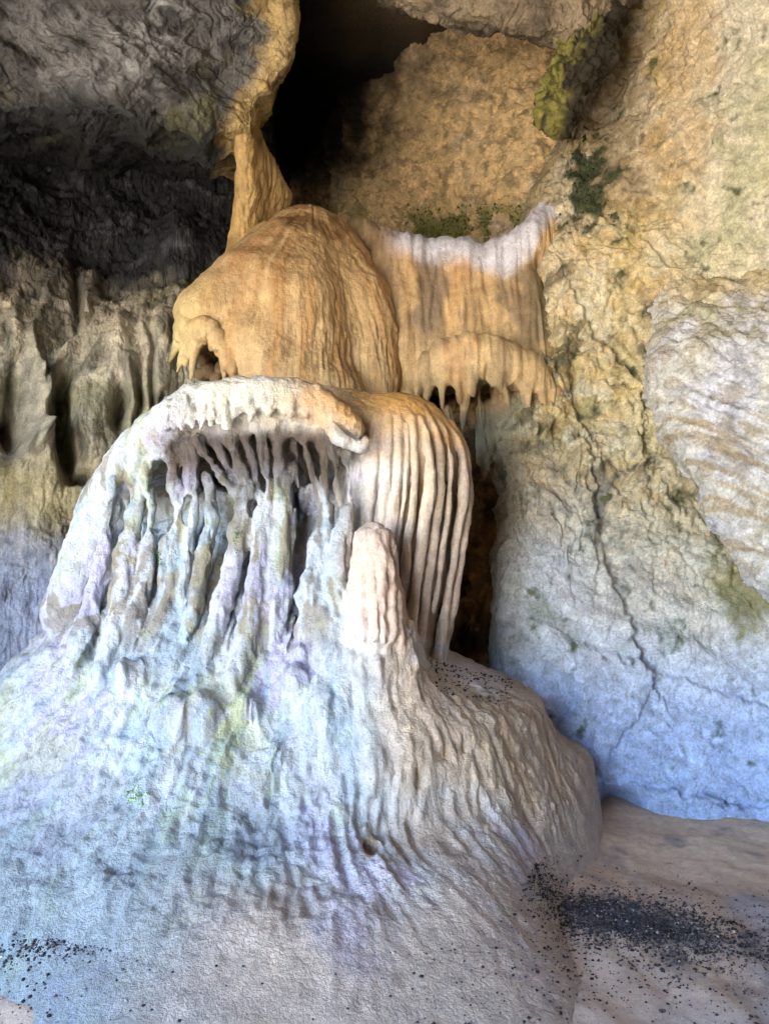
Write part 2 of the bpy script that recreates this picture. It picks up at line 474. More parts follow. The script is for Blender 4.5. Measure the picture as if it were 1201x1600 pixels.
# right wall -------------------------------------------------------
def build_right_wall():
    rows = []
    spec = [  # py, left edge px, depth of the edge, depths at px 900, 1050, 1200, 1400, 1700
        (1400, 800, 4.45, 4.30, 4.10, 4.05, 3.8, 3.0),
        (1290, 800, 4.45, 4.35, 4.22, 4.20, 4.0, 3.2),
        (1160, 796, 4.45, 4.40, 4.35, 4.32, 4.1, 3.3),
        (1000, 792, 4.50, 4.48, 4.45, 4.42, 4.2, 3.4),
        (850, 790, 4.60, 4.62, 4.60, 4.55, 4.3, 3.4),
        (700, 790, 4.85, 4.85, 4.80, 4.75, 4.3, 3.5),
        (560, 800, 5.20, 5.05, 4.95, 4.75, 4.3, 3.5),
        (430, 815, 5.40, 5.20, 5.00, 4.70, 4.3, 3.5),
        (340, 838, 5.50, 5.35, 5.05, 4.65, 4.3, 3.5),
        (200, 884, 5.55, 5.50, 5.05, 4.60, 4.2, 3.4),
        (70, 935, 5.50, 5.45, 5.00, 4.50, 4.1, 3.3),
        (-80, 960, 5.30, 5.25, 4.80, 4.30, 3.9, 3.1),
        (-300, 980, 5.00, 4.90, 4.50, 4.00, 3.6, 2.9)]
    for py, le, yd, a, b, c, d, e in spec:
        s = 0.8 * (F / yd) / F
        r = [W(le - 20, py, yd) + np.array([0.25, 2.2, 0]), W(le - 12, py, yd) + np.array([0.05, 0.7, 0]), W(le - 6, py, yd) + np.array([0.0, 0.12, 0])]
        p1 = max(le + 60, 900)
        r += [W(le + 25, py, yd - 0.03), W(p1, py, a), W(1050, py, b), W(1200, py, c), W(1400, py, d), W(1700, py, e)]
        rows.append(r)
    V, Q = sheet(rows, 560, 620)
    N = normals_of(V, Q)
    px, py = pix(V)
    low = sst(800, 950, py)
    D = rock_disp(V, 1.0, 100, 0.9) * (1 - 0.62 * low)
    # tilted bedding of the lower, smoother slab
    D -= 0.5 * np.exp(-((px - 965) / 36) ** 2 - ((py - 1290) / 45) ** 2)
    D += low * 0.030 * ridged(np.stack([V[:, 0] * 1.2 + V[:, 2] * 0.5, V[:, 1], V[:, 2] * 3.0 + V[:, 0] * 0.9], 1), 3, 130)
    for pts, step, groove in [
            ([(925, 780), (948, 850), (952, 905), (985, 960), (992, 1005), (1010, 1045)], 0.04, 0.022),
            ([(1008, 1044), (1090, 1070), (1160, 1096), (1230, 1110)], 0.022, 0.012),
            ([(862, 985), (930, 1012), (1000, 1036)], 0.016, 0.010),
            ([(880, 1150), (920, 1180), (945, 1220), (1040, 1235), (1200, 1260)], 0.03, 0.03),
            ([(985, 1130), (962, 1165), (950, 1205)], 0.02, 0.018),
            ([(870, 1050), (900, 1080), (895, 1120), (860, 1150)], -0.04, 0.02),
            ([(905, 470), (930, 520), (970, 560), (1000, 600), (1010, 690)], 0.035, 0.02),
            ([(905, 640), (915, 700), (940, 780), (935, 830)], 0.04, 0.03),
            ([(850, 560), (880, 590), (905, 640)], 0.04, 0.04),
            ([(1110, 790), (1145, 850), (1160, 920), (1201, 960)], -0.06, 0.06)]:
        wob = 9 * noise(V * 6, 140) + 7 * fbm(V * 18, 3, 142)
        d, sd = poly_dist(px + wob, py + 9 * noise(V * 6, 141) + 7 * fbm(V * 18, 3, 143), pts)
        D += 0.75 * step * sd * np.exp(-(d / 60) ** 1.0) * np.clip(d / 2.5, 0, 1) - 0.7 * groove * np.exp(-(d / 3.5) ** 2)
    V = V + N * D[:, None]
    n1, n2, n3 = fbm(V * 1.6, 4, 150), fbm(V * 4.5, 4, 151), fbm(V * 12, 4, 152)
    vs = fbm(V * np.array([7, 7, 0.8]), 4, 153)
    col = np.tile(lin((204, 190, 160)), (len(V), 1))
    col = mixc(col, lin((212, 186, 132)), 0.6 * sst(-0.1, 0.5, n1))
    col = mixc(col, lin((122, 110, 92)), 0.85 * sst(0.0, 0.55, n2) * sst(1150, 950, px))
    col = mixc(col, lin((206, 200, 182)), 0.8 * sst(0.0, 0.5, vs) * sst(1000, 1120, px) * sst(620, 300, py))
    col = mixc(col, lin((150, 152, 104)), 0.55 * sst(0.15, 0.6, n1 + 0.5 * n2) )
    col = mixc(col, lin((104, 92, 76)), 0.75 * sst(0.1, 0.5, n2 + 0.4 * n3) * sst(420, 500, py) * sst(900, 760, py) * sst(1150, 1000, px))
    b1, b2 = fbm(V * 6, 5, 160, .65), fbm(V * 3 + 9, 5, 161, .65)
    col = mixc(col, lin((214, 206, 184)), 0.75 * sst(0.12, 0.32, b2))
    col = mixc(col, lin((206, 172, 116)), 0.45 * sst(0.15, 0.5, b1 + 0.6 * n1))
    col = mixc(col, lin((120, 104, 82)), 0.6 * sst(0.22, 0.5, -b1 + 0.3 * n3) * sst(1130, 960, px + 80 * n1))
    col = mixc(col, lin((222, 216, 198)), 0.7 * sst(1020, 1150, px + 60 * n1) * sst(640, 380, py))
    for pts, wd, c, a in [([(1075, -40), (1060, 120), (1050, 260)], 46, (204, 166, 112), .4), ([(955, 330), (965, 470), (985, 560), (1010, 700)], 28, (216, 192, 132), .45), ([(960, 60), (950, 200), (965, 300)], 40, (150, 128, 98), .6), ([(1180, 100), (1170, 300), (1130, 400)], 30, (176, 178, 132), .45)]:
        d, _ = poly_dist(px + 45 * n2, py + 20 * n3, pts)
        col = mixc(col, lin(c), a * sst(wd * 1.7, wd * .2, d + 30 * n3))
    # pale calcite washed lower slab, with the blue of skylight painted in lower down
    lm = sst(690, 960, py + 90 * n1 + (px - 900) * -0.42 * (px > 900))
    col = mixc(col, lin((212, 214, 220)), 0.93 * lm)
    col = mixc(col, lin((160, 172, 150)), 0.5 * lm * sst(0.2, 0.6, n2))
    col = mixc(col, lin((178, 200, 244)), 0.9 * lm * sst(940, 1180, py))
    # dark mossy patch on the arch, and olive shade painted in at the boulder's foot
    g = np.exp(-(((px - 922) / 46) ** 2 + ((py - 285) / 85) ** 2)) + 0.0
    col = mixc(col, lin((44, 60, 36)), 0.9 * sst(0.25, 0.95, g + 0.8 * n3 + 0.5 * n2))
    g = np.exp(-(((px - 1165) / 50) ** 2 + ((py - 930) / 70) ** 2))
    col = mixc(col, lin((122, 116, 62)), 0.75 * sst(0.2, 0.8, g + 0.3 * n3 + 0.3 * n2))
    edge = sst(40, 0, px - np.interp(py, [60, 200, 340, 430, 560], [935, 884, 838, 815, 800]))
    col = mixc(col, lin((128, 116, 96)), 0.5 * edge)
    col *= (1 + 0.22 * n3)[:, None]
    MOSS.append((V, N, np.nonzero((np.hypot((px - 922) / 60, (py - 285) / 100) < 1) & (sst(0.45, 0.95, np.exp(-(((px - 922) / 42) ** 2 + ((py - 285) / 75) ** 2)) + 0.9 * n3 + 0.4 * n2) > np.random.default_rng(4).random(len(V))))[0], 650, (50, 66, 40), .006))
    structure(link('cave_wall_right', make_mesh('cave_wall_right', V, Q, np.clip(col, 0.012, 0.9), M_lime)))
build_right_wall()

def build_recess():
    rows = [[W(px, py, y) for px, y in zip((480, 600, 680, 740, 790, 840), (5.6 + e, 5.4 + e, 5.15 + e, 5.0 + e, 4.92 + e, 4.95 + e))] for py, e in ((1250, -.1), (1100, -.1), (950, 0), (800, .1), (700, .25), (600, .45), (500, .6))]
    V, Q = sheet(rows, 300, 420)
    N = normals_of(V, Q)
    P = V * np.array([1, 1, .55])
    V = V + N * (rock_disp(P, 1.0, 180, 1.4) + 0.05 * ridged(P * np.array([3, 3, 1.5]), 3, 185) - .06)[:, None]
    n2, n3 = fbm(V * 4, 4, 190), fbm(V * 12, 4, 191)
    col = np.tile(lin((150, 116, 78)), (len(V), 1))
    col = mixc(col, lin((62, 48, 34)), .8 * sst(0, .5, n2))
    col *= (1 + .25 * n3)[:, None]
    structure(link('cave_wall_recess', make_mesh('cave_wall_recess', V, Q, np.clip(col, .012, .9), M_lime)))
build_recess()

# wall of the back chamber ------------------------------------------
def build_chamber():
    rows = []
    for py, l, yl, ym, yr in [(560, 500, 8.2, 7.4, 7.0), (420, 505, 8.2, 7.4, 7.0), (340, 515, 8.1, 7.4, 6.9), (250, 520, 8.0, 7.3, 6.9), (150, 530, 8.0, 7.2, 6.8), (60, 540, 7.9, 6.9, 6.6), (-20, 560, 7.6, 6.5, 6.2), (-160, 580, 7.2, 6.0, 5.8)]:
        rows.append([W(l - 60, py, yl + 1.8), W(l - 15, py, yl + 0.6), W(l + 12, py, yl), W(l + 90, py, ym + 0.2), W(720, py, ym), W(850, py, yr + 0.1), W(1000, py, yr), W(1150, py, yr - 0.3)])
    V, Q = sheet(rows, 420, 420)
    N = normals_of(V, Q)
    px, py = pix(V)
    D = rock_disp(V * 0.8, 1.25, 200)
    D += 0.10 * fbm(V * np.array([2.5, 2.5, 0.7]), 3, 214) * sst(720, 560, px)
    V = V + N * D[:, None]
    n1, n2, n3 = fbm(V * 1.2, 4, 250), fbm(V * 3.5, 4, 251), fbm(V * 10, 4, 252)
    col = np.tile(lin((222, 192, 144)), (len(V), 1))
    col = mixc(col, lin((204, 184, 156)), sst(0.0, 0.6, n1))
    col = mixc(col, lin((120, 100, 74)), 0.6 * sst(0.1, 0.5, fbm(V * 7, 5, 255, .7)))
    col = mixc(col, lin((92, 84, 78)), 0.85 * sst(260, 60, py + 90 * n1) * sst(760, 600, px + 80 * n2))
    col = mixc(col, lin((30, 27, 26)), 0.95 * sst(640, 540, px + 40 * n2) * sst(360, 240, py))  # blackness of the deep shaft painted onto the chamber's left edge
    col = mixc(col, lin((104, 112, 52)), 0.8 * sst(0.0, 0.4, n2 + 0.4 * n3 + 0.15) * sst(300, 350, py))
    col *= (1 + 0.25 * n3)[:, None]
    MOSS.append((V, N, np.nonzero((py > 318) & (py < 385) & (px > 600) & (px < 850) & (n2 + 0.4 * n3 > -.05))[0], 900, (92, 102, 44), .009))
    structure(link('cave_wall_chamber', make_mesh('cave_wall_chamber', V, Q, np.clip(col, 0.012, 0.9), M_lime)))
    # ledge of the ceiling hanging into view at the top
    rows = []
    prof = [(590, 0), (620, 12), (660, 28), (720, 40), (780, 48), (830, 66), (870, 78), (910, 74), (950, 40), (1000, 10)]
    for k, (dy, yd) in enumerate([(0, 8.0), (-6, 6.6), (-2, 5.5), (-14, 5.15), (-60, 5.0), (-140, 4.9), (-300, 4.7)]):
        rows.append([W(px + 0, py + dy - (0 if k > 1 else (60 if k == 0 else 20)), yd) for px, py in prof])
    V, Q = sheet(rows, 300, 200)
    N = normals_of(V, Q)
    V = V + N * (rock_disp(V, 0.8, 300))[:, None]
    n1, n3 = fbm(V * 2.5, 4, 320), fbm(V * 10, 4, 321)
    col = np.tile(lin((150, 134, 112)), (len(V), 1))
    col = mixc(col, lin((88, 78, 70)), 0.8 * sst(0, 0.5, n1))
    col *= (1 + 0.25 * n3)[:, None]
    structure(link('cave_ceiling_ledge', make_mesh('cave_ceiling_ledge', V, Q, np.clip(col, 0.012, 0.9), M_lime)))
build_chamber()

# left wall and the overhanging ceiling block ------------------------
def build_left_wall():
    rows = []
    spec = [  # py, depths at px -700 -350 -120 0 90 180 260 340 440
        (1250, 2.6, 3.6, 4.3, 4.6, 4.7, 4.8, 5.0, 5.2, 5.5),
        (1050, 2.7, 3.7, 4.4, 4.6, 4.7, 4.8, 5.0, 5.2, 5.5),
        (900, 2.8, 3.7, 4.4, 4.62, 4.75, 4.9, 5.1, 5.3, 5.6),
        (780, 2.8, 3.8, 4.5, 4.72, 4.8, 5.0, 5.2, 5.4, 5.7),
        (680, 2.8, 3.8, 4.5, 4.72, 4.95, 5.05, 5.2, 5.4, 5.8),
        (560, 2.9, 3.9, 4.6, 4.82, 5.05, 5.1, 5.15, 5.35, 5.9),
        (470, 2.9, 4.0, 4.7, 5.0, 5.2, 5.35, 5.4, 5.6, 6.2),
        (390, 3.0, 4.1, 4.9, 5.3, 5.6, 5.9, 6.1, 6.3, 6.8),
        (300, 3.0, 4.2, 5.1, 5.6, 6.0, 6.3, 6.5, 6.6, 7.2),
        (200, 3.0, 4.2, 5.2, 5.7, 6.1, 6.4, 6.6, 6.7, 7.4),
        (60, 3.0, 4.2, 5.1, 5.6, 6.0, 6.3, 6.5, 6.6, 7.6)]
    for py, *ds in spec:
        rows.append([W(px, py, y) for px, y in zip((-700, -350, -120, 0, 90, 180, 260, 340, 440), ds)])
    V, Q = sheet(rows, 620, 560)
    N = normals_of(V, Q)
    px, py = pix(V)
    rough = 0.55 + 0.4 * sst(480, 380, py)
    D = rock_disp(V, 1.0, 400, 0.9, (1, 1, 0.8)) * rough
    wx, wy = 7 * noise(V * 4, 441), 7 * noise(V * 4, 442)
    # root-like ribs of flowstone running down the wall, and lobes between hollows
    for pts, a, wd in [([(116, 330), (95, 400), (70, 470), (48, 526), (57, 588)], 0.07, 7), ([(178, 320), (158, 400), (140, 456), (118, 520), (92, 566), (66, 623)], 0.10, 10),
                       ([(57, 588), (61, 640), (62, 700)], 0.13, 17), ([(62, 690), (95, 730), (125, 770)], 0.10, 22), ([(60, 690), (25, 715), (-30, 730)], 0.10, 20), ([(62, 720), (66, 770), (60, 830)], 0.12, 46),
                       ([(28, 440), (20, 540), (0, 620)], 0.06, 12), ([(186, 500), (190, 545), (187, 600)], 0.10, 15), ([(206, 560), (210, 620), (206, 680)], 0.07, 7), ([(226, 460), (230, 560), (224, 660)], 0.06, 9), ([(250, 450), (246, 560), (240, 650)], 0.05, 8), ([(300, 415), (268, 470), (258, 540), (252, 600)], 0.10, 14)]:
        d, _ = poly_dist(px + wx, py + wy, pts)
        D += a * np.exp(-(d / wd) ** 2) * (.3 + .7 * sst(440, 540, py))
    for cx, cy, rx, ry, a in [(22, 672, 18, 34, -0.35), (20, 600, 22, 60, -0.14), (96, 650, 11, 62, -0.28), (108, 710, 14, 40, -0.28), (128, 744, 22, 12, -0.30), (189, 632, 9, 40, -0.25), (218, 610, 5, 50, -0.12), (237, 600, 4, 60, -0.10), (144, 655, 44, 66, 0.16), (105, 520, 26, 60, -0.10), (165, 440, 40, 18, -0.14), (225, 436, 45, 10, -0.10), (280, 380, 48, 36, 0.35), (70, 240, 60, 40, -0.25), (120, 470, 8, 60, -0.12)]:
        q = ((px + wx - cx) / rx) ** 2 + ((py + wy - cy) / ry) ** 2
        D += a * np.exp(-q)
    D += 0.016 * fbm(V * np.array([11, 11, 3.0]), 4, 447, .6) + 0.006 * fbm(V * 22, 3, 449, .6) - 0.02 * np.maximum(0, ridged(V * np.array([6, 6, 1.6]), 3, 448) - 1.25)
    V = V + N * D[:, None]
    n1, n2, n3 = fbm(V * 1.6, 4, 450), fbm(V * 4.5, 4, 451), fbm(V * 12, 4, 452)
    vs = fbm(V * np.array([9, 9, 0.9]), 4, 453)
    col = np.tile(lin((148, 142, 130)), (len(V), 1))
    col = mixc(col, lin((178, 168, 150)), 0.8 * sst(0.0, 0.5, vs))
    col = mixc(col, lin((84, 80, 72)), 0.8 * sst(0.0, 0.5, -vs + 0.3 * n2))
    col = mixc(col, lin((120, 118, 92)), 0.6 * sst(0.1, 0.5, n1))
    col = mixc(col, lin((196, 184, 168)), 0.8 * np.exp(-((px - 186 + 10 * n2) / 22) ** 2 - ((py - 525) / 45) ** 2))
    col = mixc(col, lin((166, 150, 104)), 0.6 * sst(690, 760, py) * sst(850, 790, py))
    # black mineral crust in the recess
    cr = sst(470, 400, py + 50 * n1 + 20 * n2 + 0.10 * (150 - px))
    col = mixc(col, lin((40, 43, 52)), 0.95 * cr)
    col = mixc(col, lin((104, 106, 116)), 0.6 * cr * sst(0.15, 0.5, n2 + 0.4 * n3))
    col = mixc(col, lin((150, 160, 190)), 0.8 * sst(770, 930, py + 60 * n1 + 40 * n2))  # blue of the skylight painted into the foot of the wall
    col *= (1 + 0.25 * n3)[:, None]
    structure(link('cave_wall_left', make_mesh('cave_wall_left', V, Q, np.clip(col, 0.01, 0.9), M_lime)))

    rows = []
    base = [-700, -350, -120, 0, 110, 220, 320, 390]
    dep = [2.6, 3.4, 4.1, 4.4, 4.55, 4.7, 4.85, 4.95]
    #      dy of lip per column
    lip = [150, 165, 170, 178, 184, 196, 205, 212]
    def edge(py): return float(np.interp(py, [-300, 0, 60, 130, 180, 215], [445, 450, 455, 436, 410, 392]))
    for k, (fy, back) in enumerate([(None, 2.0), (None, 1.2), (None, 0.55), (1.0, 0.12), (0.85, 0.0), (0.6, -0.08), (0.3, -0.14), (0.0, -0.25), (-0.6, -0.5), (-1.5, -0.9)]):
        r = []
        for px, d, l in zip(base, dep, lip):
            if fy is None: py = l + (6 + back * 34)
            else: py = l * fy
            r.append(W(px, py, d + back))
        py = 212 * (1.0 if fy is None else fy)
        e = edge(py); sh = 10 if fy is not None else 20
        r += [W(e - 12, py, 5.0 + max(back, -0.25)), W(e, py, 5.2 + max(back, -0.25)), W(e - 4, py, 6.2 + max(back, 0)), W(e - 60, py, 8.0 + max(back, 0))]
        rows.append(r)
    V, Q = sheet(rows, 640, 420)
    N = normals_of(V, Q)
    px, py = pix(V)
    D = rock_disp(V, 1.0, 500, 0.9, (1.0, 1.0, 1.3))
    D += 0.10 * ridged(np.stack([V[:, 0] * 0.8, V[:, 1] * 0.8, V[:, 2] * 2.0 + V[:, 0] * 0.9], 1), 3, 530) - 0.06
    D *= 1 - 0.5 * sst(-70, -25, px - np.interp(py, [0, 60, 130, 180, 215], [450, 455, 436, 410, 392]))
    V = V + N * D[:, None]
    n1, n2, n3 = fbm(V * 1.6, 4, 550), fbm(V * 4.5, 4, 551), fbm(V * 12, 4, 552)
    col = np.tile(lin((104, 103, 104)), (len(V), 1))
    col = mixc(col, lin((158, 158, 162)), 0.85 * sst(0.05, 0.5, n1 + 0.3 * n2))
    col = mixc(col, lin((58, 56, 58)), 0.9 * sst(0.0, 0.45, n2 + 0.3 * n3 - 0.3 * n1))
    col = mixc(col, lin((120, 118, 82)), 0.5 * sst(0.2, 0.6, -n1))
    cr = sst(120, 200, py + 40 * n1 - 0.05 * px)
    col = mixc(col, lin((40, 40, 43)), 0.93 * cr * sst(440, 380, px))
    honey = sst(-62, -30, px - np.interp(py, [0, 60, 130, 180, 215], [450, 455, 436, 410, 392]) + 24 * n2)
    col = mixc(col, lin((190, 164, 112)), 0.9 * honey)
    col = mixc(col, lin((96, 78, 50)), 0.7 * honey * sst(0.15, 0.4, n2 + 0.5 * n3))
    col *= (1 + 0.25 * n3)[:, None]
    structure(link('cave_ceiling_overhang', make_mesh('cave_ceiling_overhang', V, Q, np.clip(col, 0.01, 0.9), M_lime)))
build_left_wall()

# ------------------------------------------------------------------ the big flowstone mound
AX, AY = -0.55, 4.35
def build_mound():
    fld = Field((-2.6, 1.95, -0.08), (1.42, 4.95, 2.6), 0.0105)
    zk = np.array([-0.1, 0.0, 0.15, 0.35, 0.5, 0.7, 0.8, 0.95, 1.1, 1.3, 1.6, 1.9, 2.1, 2.25, 2.4])
    prof = {-180: [1.6, 1.5, 1.4, 1.3, 1.25, 1.2, 1.15, 1.1, 1.0, .95, .9, .8, .7, .5, .2],
            -120: [2.2, 2.1, 1.95, 1.8, 1.7, 1.55, 1.5, 1.4, 1.3, 1.15, 1.0, .88, .75, .55, .2],
            -90: [2.5, 2.4, 2.15, 1.95, 1.85, 1.70, 1.62, 1.50, 1.34, 1.18, 1.04, .88, .76, .58, .2],
            -45: [2.9, 2.4, 2.0, 1.68, 1.5, 1.3, 1.22, 1.12, 1.0, .85, .68, .56, .5, .45, .2],
            -25: [2.25, 1.92, 1.78, 1.52, 1.34, 1.14, 1.08, .98, .88, .72, .55, .44, .4, .38, .2],
            0: [2.9, 2.35, 1.86, 1.40, 1.18, 1.0, .94, .85, .76, .61, .44, .34, .34, .35, .2],
            30: [2.7, 2.35, 1.86, 1.37, 1.32, 1.26, 1.17, .97, .84, .64, .54, .46, .42, .35, .2],
            42: [2.15, 1.86, 1.66, 1.42, 1.38, 1.32, 1.20, .9, .72, .62, .54, .46, .42, .35, .2],
            52: [1.80, 1.67, 1.58, 1.50, 1.45, 1.38, 1.24, .86, .64, .6, .55, .46, .42, .35, .2],
            72: [1.85, 1.72, 1.68, 1.60, 1.49, 1.44, 1.22, .84, .6, .55, .5, .45, .42, .35, .2],
            90: [1.84, 1.78, 1.77, 1.72, 1.49, 1.45, 1.16, .82, .6, .55, .5, .45, .42, .35, .2],
            110: [1.78, 1.74, 1.72, 1.66, 1.45, 1.4, 1.12, .80, .6, .55, .5, .45, .42, .35, .2],
            180: [1.6, 1.5, 1.4, 1.3, 1.25, 1.2, 1.15, 1.1, 1.0, .95, .9, .8, .7, .5, .2]}
    ths = np.array(sorted(prof)); T = np.array([prof[t] for t in ths])
    zz = np.linspace(-0.12, 2.7, 283); aa = np.arange(-180, 181, 3)
    # smooth table R[angle, height]
    Tz = np.array([np.interp(zz, zk, r) for r in T])
    ker = np.exp(-(np.arange(-8, 9) / 3.0) ** 2); ker /= ker.sum()
    Tz = np.array([np.convolve(np.pad(r, 8, 'edge'), ker, 'valid') for r in Tz])
    Tt = np.array([np.interp(aa, ths, Tz[:, k]) for k in range(len(zz))]).T
    ka = np.exp(-(np.arange(-3, 4) / 1.8) ** 2); ka /= ka.sum()
    Tt = np.array([np.convolve(np.pad(c, 3, 'wrap'), ka, 'valid') for c in Tt.T]).T.astype(f4)
    def body(x, y, z):
        x, y, z = np.broadcast_arrays(x, y, z)
        th = np.degrees(np.arctan2(x - f4(AX), f4(AY) - y)); rho = np.hypot(x - f4(AX), y - f4(AY))
        u = (th + 180) / 3; i = np.clip(u.astype(np.int32), 0, len(aa) - 2); fu = u - i
        v = (z + 0.12) / 0.01; j = np.clip(v.astype(np.int32), 0, len(zz) - 2); fv = np.clip(v - j, 0, 1)
        R = (Tt[i, j] * (1 - fu) + Tt[i + 1, j] * fu) * (1 - fv) + (Tt[i, j + 1] * (1 - fu) + Tt[i + 1, j + 1] * fu) * fv
        return np.where(z > 2.4, 0.5, (rho - R) * 0.72).astype(f4)
    # evaluate the body on a coarser grid, then interpolate
    x, y, z = fld.axes(tuple(slice(0, int(k)) for k in fld.n))
    st = 3
    def idx(n):
        c = np.arange(0, n + st, st); return c
    cx, cy, cz = [(fld.lo[a] + fld.h * idx(fld.n[a])).astype(f4) for a in range(3)]
    B = body(cx[:, None, None], cy[None, :, None], cz[None, None, :])
    for a in range(3):
        n = fld.n[a]; p = np.arange(n) / st; i = p.astype(int); f = (p - i).astype(f4)
        sh = [1, 1, 1]; sh[a] = n
        B = np.take(B, i, a) * (1 - f.reshape(sh)) + np.take(B, np.minimum(i + 1, B.shape[a] - 1), a) * f.reshape(sh)
    fld.D = B.astype(f4)
    rng = np.random.default_rng(5)
    def P(px, py, Y, r): return (*W(px, py, Y), r)
    # cap: dome behind, thick arched brow in front
    fld.ellipsoid((-0.56, 4.22, 2.02), (0.86, 0.55, 0.43), 0.10, ('cap', 0))
    fld.chain([P(160, 800, 3.98, .11), P(200, 735, 3.88, .12), P(245, 680, 3.80, .125), P(300, 637, 3.72, .11), P(375, 621, 3.68, .105), P(450, 620, 3.68, .10), P(505, 637, 3.66, .09), P(548, 670, 3.63, .075)], 0.07, ('cap', 0))
    fld.ellipsoid(W(400, 725, 3.86), (.47, .30, .16), 0.05, None, cut=True)
    fld.ellipsoid(W(250, 790, 3.92), (.16, .20, .16), 0.05, None, cut=True)
    fld.chain([P(100, 960, 4.0, .12), P(135, 870, 4.0, .13), P(165, 790, 3.98, .12), P(215, 715, 3.92, .12)], 0.08, ('cap', 0))
    # scalloped lip: short drips hanging from the brow
    n = 0
    for bx, by, r in [(261, 688, .046), (286, 678, .044), (314, 682, .030), (330, 680, .030), (355, 670, .034), (373, 667, .028), (391, 661, .030), (410, 659, .030), (433, 656, .028), (457, 659, .026), (478, 660, .026), (496, 669, .026), (513, 678, .026), (529, 689, .028), (273, 684, .03), (300, 681, .026), (343, 676, .024), (364, 669, .022), (382, 664, .022), (400, 660, .022), (421, 657, .022), (445, 657, .02), (468, 659, .02), (487, 664, .02), (505, 673, .02), (521, 684, .02)]:
        r *= .86
        fld.chain([P(bx + 4 + rng.normal() * 3, by - 58, 3.615, r * .65), P(bx + 1, by - 32, 3.595, r * .9), P(bx, by - 14 + rng.normal() * 5, 3.61, r * .62)], 0.014, ('lip_drip', n)); n += 1
    for bx, by, r in [(243, 705, .034), (223, 765, .030), (205, 755, .034), (187, 748, .03), (172, 790, .03), (240, 750, .028)]:
        fld.chain([P(bx + 10, by - 60, 3.78, r * .7), P(bx + 5, by - 32, 3.745, r * 1.05), P(bx, by - 5, 3.77, r * .75)], 0.025, ('lip_drip', n)); n += 1
    fld.chain([P(520, 672, 3.58, .03), P(545, 690, 3.53, .034), P(562, 700, 3.52, .03), P(572, 690, 3.53, .022)], 0.02, ('lip_drip', n))
    def knobby(pts, m, jr, jx, top=1.0):
        A = catmull(np.array(pts, float), m, 0)
        A[:, :2] += rng.normal(size=(m, 2)) * jx
        A[:, 3] = np.maximum(A[:, 3] * (1 + rng.normal(size=m) * jr), 0.007)
        A[0, 3] *= top; A[1, 3] *= 1 + (top - 1) * .4
        return A
    # thin drip columns from under the lip to the face
    n = 0
    cols = [[(310, 690, 3.70, .020), (340, 738, 3.68, .019), (366, 780, 3.66, .020), (364, 850, 3.66, .022)],
            [(335, 685, 3.74, .020), (358, 735, 3.72, .019), (373, 775, 3.69, .021), (374, 830, 3.68, .02)],
            [(358, 680, 3.72, .021), (375, 730, 3.70, .020), (390, 775, 3.68, .022), (384, 840, 3.67, .022)],
            [(384, 675, 3.74, .022), (396, 730, 3.72, .018), (403, 780, 3.68, .022), (395, 850, 3.66, .025)],
            [(408, 668, 3.70, .024), (413, 730, 3.68, .018), (421, 775, 3.66, .020), (412, 850, 3.64, .026)],
            [(432, 668, 3.72, .026), (436, 720, 3.70, .018), (434, 775, 3.67, .017), (430, 840, 3.66, .02)],
            [(455, 668, 3.74, .022), (462, 700, 3.76, .02), (470, 740, 3.78, .014)],
            [(470, 672, 3.70, .024), (486, 730, 3.70, .019), (496, 785, 3.69, .017), (494, 850, 3.68, .022)],
            [(498, 676, 3.68, .024), (507, 730, 3.68, .020), (505, 800, 3.66, .022), (488, 880, 3.62, .03)],
            [(522, 690, 3.64, .022), (527, 750, 3.64, .016), (538, 815, 3.62, .018), (540, 900, 3.58, .02)],
            [(540, 705, 3.62, .018), (545, 760, 3.62, .014), (553, 820, 3.6, .014)],
            [(265, 700, 3.78, .03), (272, 745, 3.78, .028), (280, 800, 3.74, .025), (270, 900, 3.70, .03)],
            [(298, 705, 3.78, .036), (300, 760, 3.76, .034), (296, 830, 3.72, .028), (285, 920, 3.68, .03), (268, 985, 3.64, .02)]]
    for c in cols:
        sc_ = rng.uniform(.7, 1.25)
        fld.chain(knobby([(*P(*q)[:3], q[3] * sc_) for q in c], 9, .13, .003, 1.7), 0.03, ('drip_column', n)); n += 1
    # stout pillars of the face running out onto the apron
    for c in [[(455, 735, 3.74, .045), (446, 820, 3.69, .060), (436, 920, 3.62, .062), (424, 1010, 3.55, .05)],
              [(325, 745, 3.73, .022), (330, 820, 3.68, .030), (312, 900, 3.64, .034), (296, 980, 3.58, .034), (280, 1060, 3.50, .03)],
              [(385, 770, 3.68, .034), (372, 850, 3.64, .045), (345, 950, 3.57, .05), (310, 1040, 3.48, .045), (270, 1120, 3.36, .03)],
              [(408, 800, 3.66, .04), (402, 900, 3.61, .05), (385, 1000, 3.52, .045), (360, 1080, 3.42, .03)],
              [(512, 800, 3.66, .035), (497, 880, 3.60, .06), (482, 960, 3.55, .06), (470, 1020, 3.50, .04)],
              [(540, 800, 3.60, .03), (528, 880, 3.56, .05), (515, 960, 3.52, .05), (505, 1010, 3.48, .03)],
              [(217, 765, 3.80, .030), (208, 810, 3.77, .034), (200, 880, 3.72, .05), (180, 980, 3.62, .05), (155, 1060, 3.5, .03)],
              [(234, 765, 3.80, .020), (240, 800, 3.78, .022), (228, 880, 3.72, .04), (214, 960, 3.65, .045), (195, 1040, 3.55, .03)],
              [(172, 770, 3.90, .03), (166, 830, 3.87, .03), (150, 920, 3.80, .045), (128, 1010, 3.70, .05), (100, 1100, 3.55, .03)],
              [(262, 850, 3.72, .035), (258, 930, 3.67, .04), (240, 1010, 3.58, .045), (215, 1090, 3.45, .03)]]:
        fld.chain(knobby([P(*q) for q in c], 10, .10, .004), 0.035, ('pillar', n)); n += 1
